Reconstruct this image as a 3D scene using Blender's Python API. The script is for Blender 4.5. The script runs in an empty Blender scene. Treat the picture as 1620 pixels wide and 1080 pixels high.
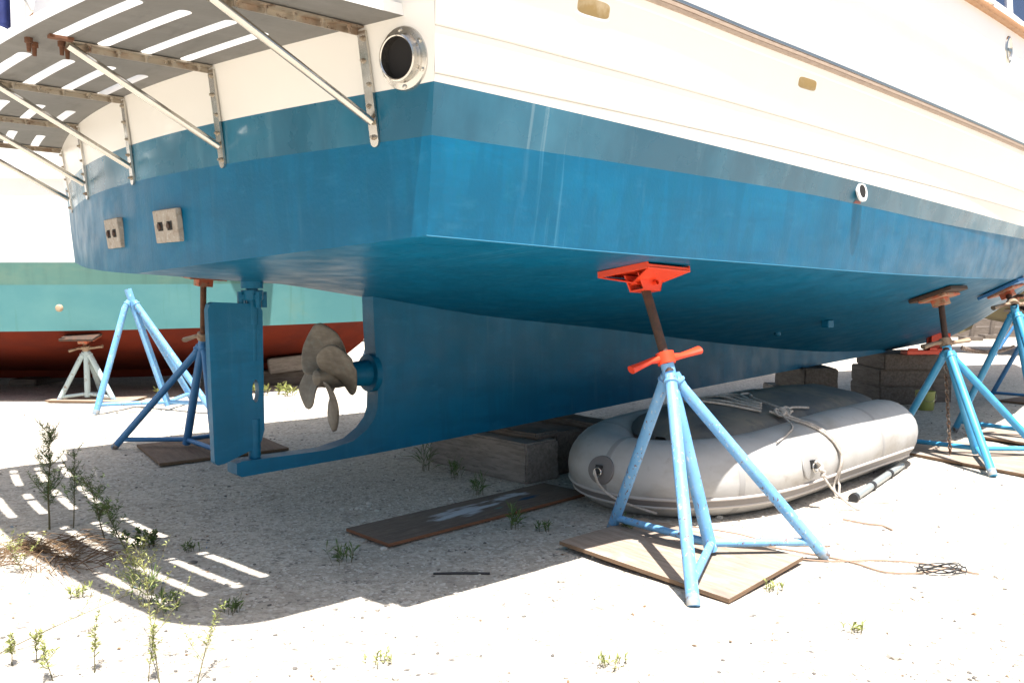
import bpy, bmesh, math, random
from mathutils import Vector, Matrix
R = math.radians
random.seed(7)
scene = bpy.context.scene
col = scene.collection

# ------------------------------------------------------------------ camera
cam_d = bpy.data.cameras.new("camera")
cam = bpy.data.objects.new("camera", cam_d)
col.objects.link(cam)
cam_d.sensor_width = 36.0
cam_d.lens = 36.0 * 1380 / 1620
cam_d.clip_start = 0.05
cam_d.clip_end = 2000
cam.location = (0, 0, 1.4)
cam.rotation_euler = (R(90) - math.atan(80 / 1380), 0, 0)
scene.camera = cam

# ------------------------------------------------------------------ light
TO_SUN = Vector((0.095, -0.283, 1.0)).normalized()
world = bpy.data.worlds.new("World")
scene.world = world
world.use_nodes = True
wn = world.node_tree
for n in list(wn.nodes):
    wn.nodes.remove(n)
sky = wn.nodes.new("ShaderNodeTexSky")
sky.sky_type = 'NISHITA'
sky.sun_disc = False
sky.sun_elevation = math.asin(TO_SUN.z)
sky.sun_rotation = math.atan2(TO_SUN.x, TO_SUN.y)
sky.air_density = 1.2
sky.dust_density = 4.0
bg = wn.nodes.new("ShaderNodeBackground")
bg.inputs["Strength"].default_value = 0.065
wo = wn.nodes.new("ShaderNodeOutputWorld")
wn.links.new(sky.outputs[0], bg.inputs[0])
wn.links.new(bg.outputs[0], wo.inputs[0])
sun_d = bpy.data.lights.new("sun", 'SUN')
sun_d.energy = 5.0
sun_d.angle = R(0.5)
sun_d.color = (1.0, 0.97, 0.925)
sun = bpy.data.objects.new("sun", sun_d)
col.objects.link(sun)
sun.location = (0, -5, 20)
sun.rotation_euler = TO_SUN.to_track_quat('Z', 'Y').to_euler()
vs = scene.view_settings
vs.view_transform = 'Standard'
vs.look = 'None'
vs.exposure = 1.45
vs.gamma = 1.0

# ------------------------------------------------------------------ helpers
def tag(o, label=None, cat=None, group=None, kind=None):
    if label: o["label"] = label
    if cat: o["category"] = cat
    if group: o["group"] = group
    if kind: o["kind"] = kind
    return o

def empty(name, loc=(0, 0, 0), rz=0.0):
    o = bpy.data.objects.new(name, None)
    o.empty_display_size = 0.2
    o.location = loc
    o.rotation_euler = (0, 0, rz)
    col.objects.link(o)
    return o

def frame_from(d, up=Vector((0, 0, 1))):
    d = Vector(d).normalized()
    if abs(d.dot(up)) > 0.98:
        up = Vector((1, 0, 0))
    a = d.cross(up).normalized()
    b = a.cross(d).normalized()
    return a, b, d

class MB:
    def __init__(s):
        s.v = []; s.f = []; s.m = []; s.sm = []
    def add(s, vs_, fs, mi=0, smooth=True):
        o = len(s.v)
        s.v += [tuple(p) for p in vs_]
        for f in fs:
            s.f.append(tuple(i + o for i in f)); s.m.append(mi); s.sm.append(smooth)
    def grid(s, rows, mi=0, smooth=True, closed=False, flip=False):
        n = len(rows[0]); vs_ = [p for r in rows for p in r]; fs = []
        for i in range(len(rows) - 1):
            for j in range(n if closed else n - 1):
                k = (j + 1) % n
                q = (i * n + j, i * n + k, (i + 1) * n + k, (i + 1) * n + j)
                fs.append(q[::-1] if flip else q)
        s.add(vs_, fs, mi, smooth)
    def tube(s, pts, r, n=10, mi=0, caps=True, squash=None):
        pts = [Vector(p) for p in pts]
        rs = r if isinstance(r, (list, tuple)) else [r] * len(pts)
        rows = []; up = Vector((0, 0, 1)); prev = None
        for i, p in enumerate(pts):
            d = (pts[min(i + 1, len(pts) - 1)] - pts[max(i - 1, 0)])
            if d.length < 1e-9: d = Vector((0, 0, 1))
            d.normalize()
            if prev is None:
                a, b, _ = frame_from(d)
            else:
                a = prev - d * prev.dot(d)
                if a.length < 1e-6: a, b, _ = frame_from(d)
                a.normalize(); b = a.cross(d) * -1
                b = d.cross(a)
            prev = a
            b = d.cross(a)
            sq = squash[i] if squash else (1, 1)
            rows.append([p + a * (rs[i] * sq[0] * math.cos(2 * math.pi * k / n)) + b * (rs[i] * sq[1] * math.sin(2 * math.pi * k / n)) for k in range(n)])
        s.grid(rows, mi, True, closed=True)
        if caps:
            s.add(rows[0], [tuple(range(n))[::-1]], mi, False)
            s.add(rows[-1], [tuple(range(n))], mi, False)
    def box(s, c, size, rot=None, mi=0):
        c = Vector(c); hx, hy, hz = [k / 2 for k in size]
        M = rot if rot is not None else Matrix.Identity(3)
        ps = [c + M @ Vector((x * hx, y * hy, z * hz)) for x, y, z in
              ((-1, -1, -1), (1, -1, -1), (1, 1, -1), (-1, 1, -1), (-1, -1, 1), (1, -1, 1), (1, 1, 1), (-1, 1, 1))]
        s.add(ps, [(3, 2, 1, 0), (4, 5, 6, 7), (0, 1, 5, 4), (1, 2, 6, 5), (2, 3, 7, 6), (3, 0, 4, 7)], mi, False)
    def prism(s, poly, fn, h0, h1, mi=0):
        n = len(poly)
        a = [fn(p[0], p[1], h0) for p in poly]; b = [fn(p[0], p[1], h1) for p in poly]
        s.add(a + b, [tuple(range(n))[::-1], tuple(range(n, 2 * n))] + [(i, (i + 1) % n, n + (i + 1) % n, n + i) for i in range(n)], mi, False)
    def lathe(s, prof, origin, axis, n=24, mi=0, closed=False):
        a, b, d = frame_from(axis); o = Vector(origin)
        rows = [[o + d * h + a * (r * math.cos(2 * math.pi * k / n)) + b * (r * math.sin(2 * math.pi * k / n)) for k in range(n)] for r, h in prof]
        s.grid(rows, mi, True, closed=True)
    def build(s, name, mats, parent=None, bevel=0.0, angle=35, fix=True, seg=2, label=None):
        me = bpy.data.meshes.new(name)
        me.from_pydata(s.v, [], s.f)
        for m in (mats if isinstance(mats, (list, tuple)) else [mats]):
            me.materials.append(m)
        for p, mi, sm in zip(me.polygons, s.m, s.sm):
            p.material_index = mi; p.use_smooth = True
        bm = bmesh.new(); bm.from_mesh(me)
        bmesh.ops.remove_doubles(bm, verts=bm.verts, dist=1e-5)
        if fix: bmesh.ops.recalc_face_normals(bm, faces=bm.faces)
        bm.to_mesh(me); bm.free()
        me.set_sharp_from_angle(angle=R(angle))
        o = bpy.data.objects.new(name, me)
        col.objects.link(o)
        if parent: o.parent = parent
        if bevel:
            b = o.modifiers.new("bevel", 'BEVEL'); b.width = bevel; b.segments = seg; b.limit_method = 'ANGLE'; b.angle_limit = R(35); b.harden_normals = True
        if label: o["label"] = label
        return o

def lerp_tab(tab, x):
    if x <= tab[0][0]:
        (a, b), (c, d) = tab[0], tab[1]
        return b + (d - b) * (x - a) / (c - a)
    for (a, b), (c, d) in zip(tab, tab[1:]):
        if x <= c:
            return b + (d - b) * (x - a) / (c - a)
    return tab[-1][1]

def smooth_tab(tab, x):
    if x <= tab[0][0] or x >= tab[-1][0]:
        return lerp_tab(tab, x)
    for i in range(len(tab) - 1):
        if tab[i][0] <= x <= tab[i + 1][0]:
            break
    x1, y1 = tab[i]; x2, y2 = tab[i + 1]
    x0, y0 = tab[i - 1] if i > 0 else (2 * x1 - x2, 2 * y1 - y2)
    x3, y3 = tab[i + 2] if i + 2 < len(tab) else (2 * x2 - x1, 2 * y2 - y1)
    m1 = (y2 - y0) / (x2 - x0); m2 = (y3 - y1) / (x3 - x1); h = x2 - x1; u = (x - x1) / h
    return ((2 * u ** 3 - 3 * u * u + 1) * y1 + (u ** 3 - 2 * u * u + u) * h * m1 + (-2 * u ** 3 + 3 * u * u) * y2 + (u ** 3 - u * u) * h * m2)

# ------------------------------------------------------------------ materials
def nmat(name, base, rough=0.5, metal=0.0, layers=(), bump=None, spec=0.5, rvar=None):
    """layers: list of (colour, scale, stretch, lo, hi, amount, detail)"""
    m = bpy.data.materials.new(name); m.use_nodes = True
    nt = m.node_tree; N = nt.nodes; L = nt.links
    p = N["Principled BSDF"]
    p.inputs["Roughness"].default_value = rough
    p.inputs["Metallic"].default_value = metal
    p.inputs["Specular IOR Level"].default_value = spec
    tc = N.new("ShaderNodeTexCoord")
    cur = N.new("ShaderNodeRGB"); cur.outputs[0].default_value = (*base, 1)
    out = cur.outputs[0]
    for i, (c, sc, st, lo, hi, amt, det) in enumerate(layers):
        mp = N.new("ShaderNodeMapping"); mp.inputs["Scale"].default_value = st
        mp.inputs["Location"].default_value = (i * 3.7, i * 1.3, i * 5.1)
        L.new(tc.outputs["Object"], mp.inputs[0])
        nz = N.new("ShaderNodeTexNoise"); nz.inputs["Scale"].default_value = sc; nz.inputs["Detail"].default_value = det; nz.inputs["Roughness"].default_value = 0.6
        L.new(mp.outputs[0], nz.inputs["Vector"])
        mr = N.new("ShaderNodeMapRange"); mr.inputs["From Min"].default_value = lo; mr.inputs["From Max"].default_value = hi
        mr.inputs["To Max"].default_value = amt
        L.new(nz.outputs[0], mr.inputs["Value"])
        mx = N.new("ShaderNodeMix"); mx.data_type = 'RGBA'
        L.new(mr.outputs[0], mx.inputs[0]); L.new(out, mx.inputs[6]); mx.inputs[7].default_value = (*c, 1)
        out = mx.outputs[2]
    L.new(out, p.inputs["Base Color"])
    if rvar:
        nz = N.new("ShaderNodeTexNoise"); nz.inputs["Scale"].default_value = rvar[0]; nz.inputs["Detail"].default_value = 5
        L.new(tc.outputs["Object"], nz.inputs["Vector"])
        mr = N.new("ShaderNodeMapRange"); mr.inputs["From Min"].default_value = 0.3; mr.inputs["From Max"].default_value = 0.7
        mr.inputs["To Min"].default_value = rvar[1]; mr.inputs["To Max"].default_value = rvar[2]
        L.new(nz.outputs[0], mr.inputs["Value"]); L.new(mr.outputs[0], p.inputs["Roughness"])
    if bump:
        mp = N.new("ShaderNodeMapping"); mp.inputs["Scale"].default_value = bump[3] if len(bump) > 3 else (1, 1, 1)
        L.new(tc.outputs["Object"], mp.inputs[0])
        nz = N.new("ShaderNodeTexNoise"); nz.inputs["Scale"].default_value = bump[0]; nz.inputs["Detail"].default_value = 8
        L.new(mp.outputs[0], nz.inputs["Vector"])
        b = N.new("ShaderNodeBump"); b.inputs["Strength"].default_value = bump[1]; b.inputs["Distance"].default_value = bump[2]
        L.new(nz.outputs[0], b.inputs["Height"]); L.new(b.outputs[0], p.inputs["Normal"])
    return m

I3 = (1, 1, 1)
M = {}
M['antifoul'] = nmat("antifouling_blue", (0.0003, 0.112, 0.225), 0.42, layers=[
    ((0.001, 0.148, 0.285), 2.2, (1, 1, 2), 0.4, 0.75, 0.7, 6),
    ((0.0003, 0.072, 0.145), 5, (0.5, 0.5, 2.5), 0.5, 0.8, 0.55, 6),
    ((0.002, 0.12, 0.20), 30, (1, 1, .25), 0.5, 0.7, 0.45, 5),
    ((0.006, 0.088, 0.16), 1.1, (1, 1, 1.6), 0.46, 0.62, 0.45, 8), ((0.0006, 0.09, 0.175), 1.0, (7, 7, 0.7), 0.5, 0.56, 0.4, 3), ((0.02, 0.16, 0.28), 9, (.6, .6, 1.5), 0.58, 0.72, 0.4, 7), ((0.07, 0.20, 0.30), 3.5, (5, 5, 0.35), 0.60, 0.85, 0.35, 5)], bump=(60, 0.25, 0.004), rvar=(6, 0.32, 0.5), spec=.2)
M['boot'] = nmat("boot_stripe_teal", (0.004, 0.09, 0.155), 0.2, layers=[
    ((0.045, 0.23, 0.35), 1.3, (1, 1, 0.5), 0.42, 0.70, 0.75, 7),
    ((0.15, 0.31, 0.39), 3.2, (1.6, 1.6, 0.25), 0.58, 0.80, 0.55, 5)], rvar=(4, 0.16, 0.4))
M['cream'] = nmat("cream_gelcoat", (0.77, 0.75, 0.70), 0.28, layers=[
    ((0.74, 0.705, 0.63), 1.2, (1, 1, 0.4), 0.5, 0.8, 0.5, 6)], bump=(1.3, 0.08, 0.01))
M['white'] = nmat("white_gelcoat", (0.80, 0.80, 0.79), 0.3, layers=[((0.74, 0.73, 0.71), 1.5, (1, 1, .4), 0.5, 0.8, 0.5, 6)])
M['groove'] = nmat("groove_shadow_paint", (0.66, 0.58, 0.46), 0.5)
M['steel'] = nmat("stainless_steel", (0.56, 0.54, 0.50), 0.24, 1.0, layers=[((0.48, 0.43, 0.36), 7, I3, 0.5, 0.75, 0.4, 5)], rvar=(12, 0.14, 0.28))
M['rustysteel'] = nmat("rust_stained_steel", (0.42, 0.37, 0.30), 0.36, 0.8, layers=[
    ((0.20, 0.085, 0.03), 7, I3, 0.50, 0.70, 0.65, 7), ((0.09, 0.035, 0.015), 26, I3, 0.58, 0.7, 0.8, 6)], rvar=(20, 0.25, 0.6))
M['rust'] = nmat("rust", (0.13, 0.052, 0.024), 0.85, 0.0, layers=[((0.06, 0.028, 0.016), 18, I3, 0.4, 0.65, 0.8, 7), ((0.24, 0.10, 0.04), 30, I3, 0.55, 0.75, 0.6, 6)], bump=(90, 0.5, 0.003))
M['darkrust'] = nmat("dark_threaded_steel", (0.055, 0.035, 0.026), 0.7, 0.2, layers=[((0.12, 0.05, 0.025), 22, I3, 0.45, 0.7, 0.7, 6)], bump=(70, 0.4, 0.003, (0.2, 0.2, 3)))
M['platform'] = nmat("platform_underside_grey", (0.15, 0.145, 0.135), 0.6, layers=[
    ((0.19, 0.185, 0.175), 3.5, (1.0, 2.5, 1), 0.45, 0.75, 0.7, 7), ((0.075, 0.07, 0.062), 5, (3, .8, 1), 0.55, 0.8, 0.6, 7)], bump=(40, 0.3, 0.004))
M['zinc'] = nmat("corroded_zinc", (0.36, 0.32, 0.27), 0.7, 0.25, layers=[((0.22, 0.16, 0.11), 28, I3, 0.5, 0.7, 0.7, 7), ((0.62, 0.60, 0.56), 40, I3, 0.55, 0.75, 0.7, 6)], bump=(55, 0.7, 0.006))
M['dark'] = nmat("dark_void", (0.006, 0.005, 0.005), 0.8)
M['bronze'] = nmat("weathered_bronze", (0.15, 0.128, 0.10), 0.55, 0.3, layers=[((0.25, 0.22, 0.18), 10, (1, 1, 3), 0.45, 0.7, 0.7, 7), ((0.07, 0.058, 0.045), 6, I3, 0.48, 0.75, 0.7, 7), ((0.17, 0.19, 0.17), 25, I3, .55, .7, .5, 5)], bump=(40, 0.35, 0.004))
M['teak'] = nmat("teak_trim", (0.36, 0.19, 0.085), 0.5, layers=[((0.24, 0.11, 0.045), 4, (6, 6, 20), 0.45, 0.7, 0.6, 5)])
M['railwood'] = nmat("greyed_rail_wood", (0.38, 0.295, 0.23), 0.6, layers=[((0.26, 0.19, 0.145), 4, (6, 6, 20), 0.45, 0.7, 0.6, 5)])
M['glassdark'] = nmat("blue_window_glass", (0.012, 0.022, 0.07), 0.12, layers=[((0.02, 0.05, 0.12), 3, I3, .4, .7, .6, 4)])
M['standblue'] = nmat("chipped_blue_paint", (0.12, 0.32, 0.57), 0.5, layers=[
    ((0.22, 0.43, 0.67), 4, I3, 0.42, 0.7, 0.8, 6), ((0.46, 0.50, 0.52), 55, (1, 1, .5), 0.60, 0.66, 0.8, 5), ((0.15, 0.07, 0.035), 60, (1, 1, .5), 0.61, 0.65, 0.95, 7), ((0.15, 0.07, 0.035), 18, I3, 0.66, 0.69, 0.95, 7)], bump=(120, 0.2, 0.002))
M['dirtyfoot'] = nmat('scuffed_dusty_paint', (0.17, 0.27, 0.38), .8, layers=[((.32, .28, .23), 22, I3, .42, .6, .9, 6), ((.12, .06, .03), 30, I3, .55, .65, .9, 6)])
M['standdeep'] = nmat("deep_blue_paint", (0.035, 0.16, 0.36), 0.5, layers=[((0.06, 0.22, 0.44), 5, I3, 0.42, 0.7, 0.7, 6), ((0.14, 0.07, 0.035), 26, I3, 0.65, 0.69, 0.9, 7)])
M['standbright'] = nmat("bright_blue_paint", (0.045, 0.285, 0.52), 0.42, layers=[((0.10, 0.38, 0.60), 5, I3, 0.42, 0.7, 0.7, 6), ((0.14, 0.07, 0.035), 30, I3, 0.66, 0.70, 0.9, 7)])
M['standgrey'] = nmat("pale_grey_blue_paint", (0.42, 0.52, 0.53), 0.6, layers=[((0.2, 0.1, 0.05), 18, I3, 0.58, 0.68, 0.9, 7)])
M['orange'] = nmat("orange_paint", (0.72, 0.055, 0.014), 0.42, layers=[((0.50, 0.035, 0.012), 5, I3, 0.45, 0.75, 0.6, 6), ((0.12, 0.04, 0.02), 40, I3, 0.68, 0.72, 0.8, 5)])
M['rustbeige'] = nmat('worn_beige_steel', (0.30, 0.22, 0.15), .6, .3, layers=[((.14, .07, .035), 14, I3, .48, .62, .9, 6)])
M['rustorange'] = nmat("worn_orange_paint", (0.42, 0.10, 0.045), 0.7, layers=[((0.30, 0.22, 0.14), 14, I3, 0.45, 0.6, 0.9, 6), ((0.09, 0.045, 0.025), 22, I3, 0.55, 0.68, 0.9, 6)])
def wood(name, a, b, c, stretch):
    return nmat(name, a, 0.8, layers=[(b, 5, stretch, 0.4, 0.62, 0.9, 7), (c, 9, tuple(k * 1.3 for k in stretch), 0.55, 0.72, 0.8, 7)], bump=(8, 0.35, 0.004, stretch), spec=0.25)
M['timber'] = wood("weathered_timber", (0.27, 0.238, 0.21), (0.19, 0.162, 0.142), (0.10, 0.082, 0.07), (1, 7, 7))
M['timberdark'] = wood("dark_timber", (0.15, 0.125, 0.107), (0.092, 0.076, 0.064), (0.21, 0.18, 0.155), (1, 7, 7))
M['ply'] = nmat('sun_bleached_plywood', (0.33, 0.26, 0.205), 0.8, layers=[((0.25, 0.19, 0.145), 5, (1, 9, 9), 0.4, 0.62, 0.9, 7), ((0.15, 0.115, 0.095), 9, (1.3, 12, 12), 0.55, 0.72, 0.8, 7), ((0.16, 0.135, 0.12), 2.6, (1, 1.6, 1), 0.52, 0.68, 0.65, 8), ((0.42, 0.38, 0.33), 4, (1, 2, 1), 0.56, 0.7, 0.6, 8)], bump=(8, 0.4, 0.004, (1, 9, 9)), spec=.25)
M['plyedge'] = wood("plywood_edge", (0.24, 0.15, 0.09), (0.12, 0.085, 0.06), (0.07, 0.055, 0.045), (1, 1, 60))
M['plydark'] = wood("brown_plywood", (0.16, 0.105, 0.075), (0.11, 0.072, 0.052), (0.21, 0.16, 0.125), (1, 9, 9))
M['rubber'] = nmat("hypalon_grey", (0.42, 0.41, 0.395), 0.5, layers=[((0.29, 0.275, 0.26), 3, I3, 0.45, 0.75, 0.6, 7), ((0.23, 0.19, 0.14), 2.6, (1, 1, 2), 0.50, 0.75, 0.6, 8), ((0.20, 0.165, 0.12), 14, I3, 0.60, 0.75, 0.4, 7)], bump=(7, 0.22, 0.014))
M['rubberdark'] = nmat("dirty_boat_floor_fabric", (0.125, 0.12, 0.115), 0.65, layers=[((0.24, 0.20, 0.15), 2.2, I3, 0.40, 0.60, 0.9, 8), ((0.065, 0.065, 0.07), 9, I3, 0.52, 0.72, 0.7, 7)], bump=(14, 0.25, 0.01))
M['strake'] = nmat("rubbing_strake_grey", (0.17, 0.155, 0.15), 0.55, layers=[((0.17, 0.15, 0.14), 6, I3, .45, .7, .6, 6)])
M['seam'] = nmat('seam_tape_grey', (0.30, 0.29, 0.28), .5)
M['strakelight'] = nmat("strake_ridge_grey", (0.46, 0.42, 0.39), 0.5)
M['rope'] = nmat("weathered_rope", (0.46, 0.42, 0.38), 0.9, layers=[((0.30, 0.25, 0.20), 40, I3, 0.45, 0.6, 0.6, 4)], bump=(160, 0.6, 0.003))
M['oldrope'] = nmat("brown_cord", (0.30, 0.20, 0.14), 0.9)
M['chain'] = nmat("rusty_chain", (0.16, 0.10, 0.07), 0.6, 0.5, layers=[((0.35, 0.32, 0.28), 30, I3, .5, .6, .7, 4)])
M['alu'] = nmat("grey_painted_tube", (0.33, 0.36, 0.36), 0.35, 0.4)
M['black'] = nmat("black_rubber", (0.018, 0.018, 0.02), 0.6)
M['bucket'] = nmat("yellow_green_plastic", (0.34, 0.36, 0.10), 0.5, layers=[((0.2, 0.2, .07), 8, I3, .5, .7, .6, 5)])
M['teal'] = nmat("teal_antifouling", (0.06, 0.20, 0.215), 0.6, layers=[
    ((0.10, 0.255, 0.25), 0.8, (1, 1, 1.5), 0.42, 0.7, 0.8, 6), ((0.05, 0.16, 0.14), 3, (2.6, 2.6, 0.12), 0.58, 0.75, 0.75, 6), ((0.16, 0.21, 0.13), 1.1, (1, 1, 1.2), 0.6, 0.8, 0.5, 6)])
M['tealband'] = nmat("stained_teal_boot_top", (0.075, 0.18, 0.155), 0.5, layers=[
    ((0.055, 0.125, 0.11), 3.0, (2.4, 2.4, 0.15), 0.5, 0.75, 0.6, 6), ((0.15, 0.22, 0.16), 1.4, (1, 1, 2), 0.55, 0.75, 0.6, 6)])
M['redpaint'] = nmat("red_bottom_paint", (0.12, 0.018, 0.008), 0.8, spec=.1, layers=[((0.07, 0.014, 0.010), 1.5, (1, 1, 2), 0.42, 0.7, 0.8, 6), ((0.16, 0.028, 0.016), 5, (1, 1, .4), 0.58, 0.8, 0.5, 6)])
M['tanhull'] = nmat("brown_fouled_hull", (0.125, 0.105, 0.055), 0.8, layers=[((0.08, 0.065, 0.035), 3, I3, .4, .7, .7, 7)])
M['canvas'] = nmat("blue_canvas", (0.006, 0.014, 0.10), 0.7, layers=[((0.012, 0.03, 0.17), 6, I3, .45, .7, .7, 6)], bump=(5, .4, .03))
M['leaf'] = nmat("weed_leaf", (0.06, 0.115, 0.022), 0.6, layers=[((0.11, 0.14, 0.035), 6, I3, .4, .65, .8, 3)])
M['leafbright'] = nmat("young_weed_leaf", (0.23, 0.27, 0.075), 0.6, layers=[((0.28, 0.26, 0.08), 6, I3, .4, .65, .8, 3)])
M['straw'] = nmat("dry_straw", (0.17, 0.105, 0.05), 0.8, layers=[((0.08, 0.04, 0.022), 8, I3, .4, .65, .7, 3)])
M['stemgreen'] = nmat("weed_stem", (0.085, 0.075, 0.03), 0.7)
for k in ('leaf', 'leafbright'):
    M[k].node_tree.nodes["Principled BSDF"].inputs["Transmission Weight"].default_value = 0.0

# antifouling drips: pale run marks on the starboard quarter (stains with a shape of their own)
def add_runs(m, lo_t, hi_t, colr, amt):
    nt = m.node_tree; N = nt.nodes; L = nt.links; p = N["Principled BSDF"]
    src = p.inputs["Base Color"].links[0].from_socket
    tc = N.new("ShaderNodeTexCoord"); sx = N.new("ShaderNodeSeparateXYZ"); L.new(tc.outputs["Object"], sx.inputs[0])
    mp = N.new("ShaderNodeMapping"); mp.inputs["Scale"].default_value = (26, 0.0, 0.5); L.new(tc.outputs["Object"], mp.inputs[0])
    nz = N.new("ShaderNodeTexNoise"); nz.inputs["Scale"].default_value = 1.0; nz.inputs["Detail"].default_value = 3; L.new(mp.outputs[0], nz.inputs["Vector"])
    mr = N.new("ShaderNodeMapRange"); mr.inputs["From Min"].default_value = 0.58; mr.inputs["From Max"].default_value = 0.66; L.new(nz.outputs[0], mr.inputs["Value"])
    a = N.new("ShaderNodeMapRange"); a.inputs["From Min"].default_value = lo_t; a.inputs["From Max"].default_value = lo_t + .1; L.new(sx.outputs[0], a.inputs["Value"])
    b = N.new("ShaderNodeMapRange"); b.inputs["From Min"].default_value = hi_t; b.inputs["From Max"].default_value = hi_t - .1; L.new(sx.outputs[0], b.inputs["Value"])
    m1 = N.new("ShaderNodeMath"); m1.operation = 'MULTIPLY'; L.new(a.outputs[0], m1.inputs[0]); L.new(b.outputs[0], m1.inputs[1])
    m2 = N.new("ShaderNodeMath"); m2.operation = 'MULTIPLY'; L.new(m1.outputs[0], m2.inputs[0]); L.new(mr.outputs[0], m2.inputs[1])
    zc = N.new("ShaderNodeMapRange"); zc.inputs["From Min"].default_value = 1.5; zc.inputs["From Max"].default_value = 1.56; L.new(sx.outputs[2], zc.inputs["Value"])
    m4 = N.new("ShaderNodeMath"); m4.operation = 'MULTIPLY'; L.new(m2.outputs[0], m4.inputs[0]); L.new(zc.outputs[0], m4.inputs[1])
    m3 = N.new("ShaderNodeMath"); m3.operation = 'MULTIPLY'; L.new(m4.outputs[0], m3.inputs[0]); m3.inputs[1].default_value = amt
    mx = N.new("ShaderNodeMix"); mx.data_type = 'RGBA'; L.new(m3.outputs[0], mx.inputs[0]); L.new(src, mx.inputs[6]); mx.inputs[7].default_value = (*colr, 1)
    L.new(mx.outputs[2], p.inputs["Base Color"])
add_runs(M['antifoul'], 0.22, 0.62, (0.08, 0.28, 0.42), 0.4)
add_runs(M['boot'], 0.1, 0.62, (0.24, 0.36, 0.42), 0.35)

# ------------------------------------------------------------------ ground
def ground_material():
    m = bpy.data.materials.new("gravel_yard"); m.use_nodes = True
    nt = m.node_tree; N = nt.nodes; L = nt.links; p = N["Principled BSDF"]
    p.inputs["Roughness"].default_value = 0.95; p.inputs["Specular IOR Level"].default_value = 0.15
    tc = N.new("ShaderNodeTexCoord")
    def noise(sc, det=6, rough=.6):
        n = N.new("ShaderNodeTexNoise"); n.inputs["Scale"].default_value = sc; n.inputs["Detail"].default_value = det; n.inputs["Roughness"].default_value = rough
        L.new(tc.outputs["Object"], n.inputs["Vector"]); return n.outputs[0]
    def rng(s, a, b, c=0., d=1.):
        r = N.new("ShaderNodeMapRange"); r.inputs[1].default_value = a; r.inputs[2].default_value = b; r.inputs[3].default_value = c; r.inputs[4].default_value = d
        L.new(s, r.inputs[0]); return r.outputs[0]
    def mix(fac, a, b):
        x = N.new("ShaderNodeMix"); x.data_type = 'RGBA'; L.new(fac, x.inputs[0])
        for sck, val in ((x.inputs[6], a), (x.inputs[7], b)):
            if isinstance(val, tuple): sck.default_value = (*val, 1)
            else: L.new(val, sck)
        return x.outputs[2]
    c = mix(rng(noise(0.9, 8), .35, .65), (0.58, 0.525, 0.45), (0.46, 0.415, 0.355))
    c = mix(rng(noise(4.5, 7), .5, .72), c, (0.34, 0.303, 0.255))
    c = mix(rng(noise(24, 6), .42, .66), c, (0.34, 0.303, 0.255))
    vo = N.new("ShaderNodeTexVoronoi"); vo.inputs["Scale"].default_value = 62; L.new(tc.outputs["Object"], vo.inputs["Vector"])
    sp = rng(noise(11, 5), .5, .68)
    vr = N.new("ShaderNodeSeparateColor"); L.new(vo.outputs["Color"], vr.inputs[0])
    st = rng(vr.outputs[0], .70, .74)
    mm = N.new("ShaderNodeMath"); mm.operation = 'MULTIPLY'; L.new(sp, mm.inputs[0]); L.new(st, mm.inputs[1])
    c = mix(mm.outputs[0], c, (0.13, 0.12, 0.112))
    st2 = rng(vr.outputs[1], .86, .9)
    c = mix(st2, c, (0.58, 0.545, 0.49))
    L.new(c, p.inputs["Base Color"])
    b1 = N.new("ShaderNodeBump"); b1.inputs["Strength"].default_value = .7; b1.inputs["Distance"].default_value = .012
    L.new(noise(45, 8, .7), b1.inputs["Height"])
    b2 = N.new("ShaderNodeBump"); b2.inputs["Strength"].default_value = .6; b2.inputs["Distance"].default_value = .008
    L.new(vo.outputs["Distance"], b2.inputs["Height"]); L.new(b1.outputs[0], b2.inputs["Normal"])
    L.new(b2.outputs[0], p.inputs["Normal"])
    return m
M['ground'] = ground_material()

from mathutils import noise as mnoise
def ground_z(x, y):
    return 0.013 * mnoise.noise(Vector((x * 0.8, y * 0.8, 9.1))) + 0.009 * mnoise.noise(Vector((x * 1.7, y * 1.7, 3.1))) + 0.005 * mnoise.noise(Vector((x * 6, y * 6, 1.0)))
g = MB()
def axis_vals(lo, hi, n0, n1, step):
    mid = [n0 + step * i for i in range(int((n1 - n0) / step) + 1)]
    a = []; d = step; p = n0
    while p > lo:
        d *= 1.5; p -= d; a.append(max(p, lo))
    b = []; d = step; p = mid[-1]
    while p < hi:
        d *= 1.5; p += d; b.append(min(p, hi))
    return a[::-1] + mid + b
gx = axis_vals(-600, 600, -5, 6, .08); gy = axis_vals(-300, 900, 2, 12, .08)
g.grid([[(x, y, ground_z(x, y)) for x in gx] for y in gy])
tag(g.build("ground", M['ground'], fix=False), kind="structure")

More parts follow.
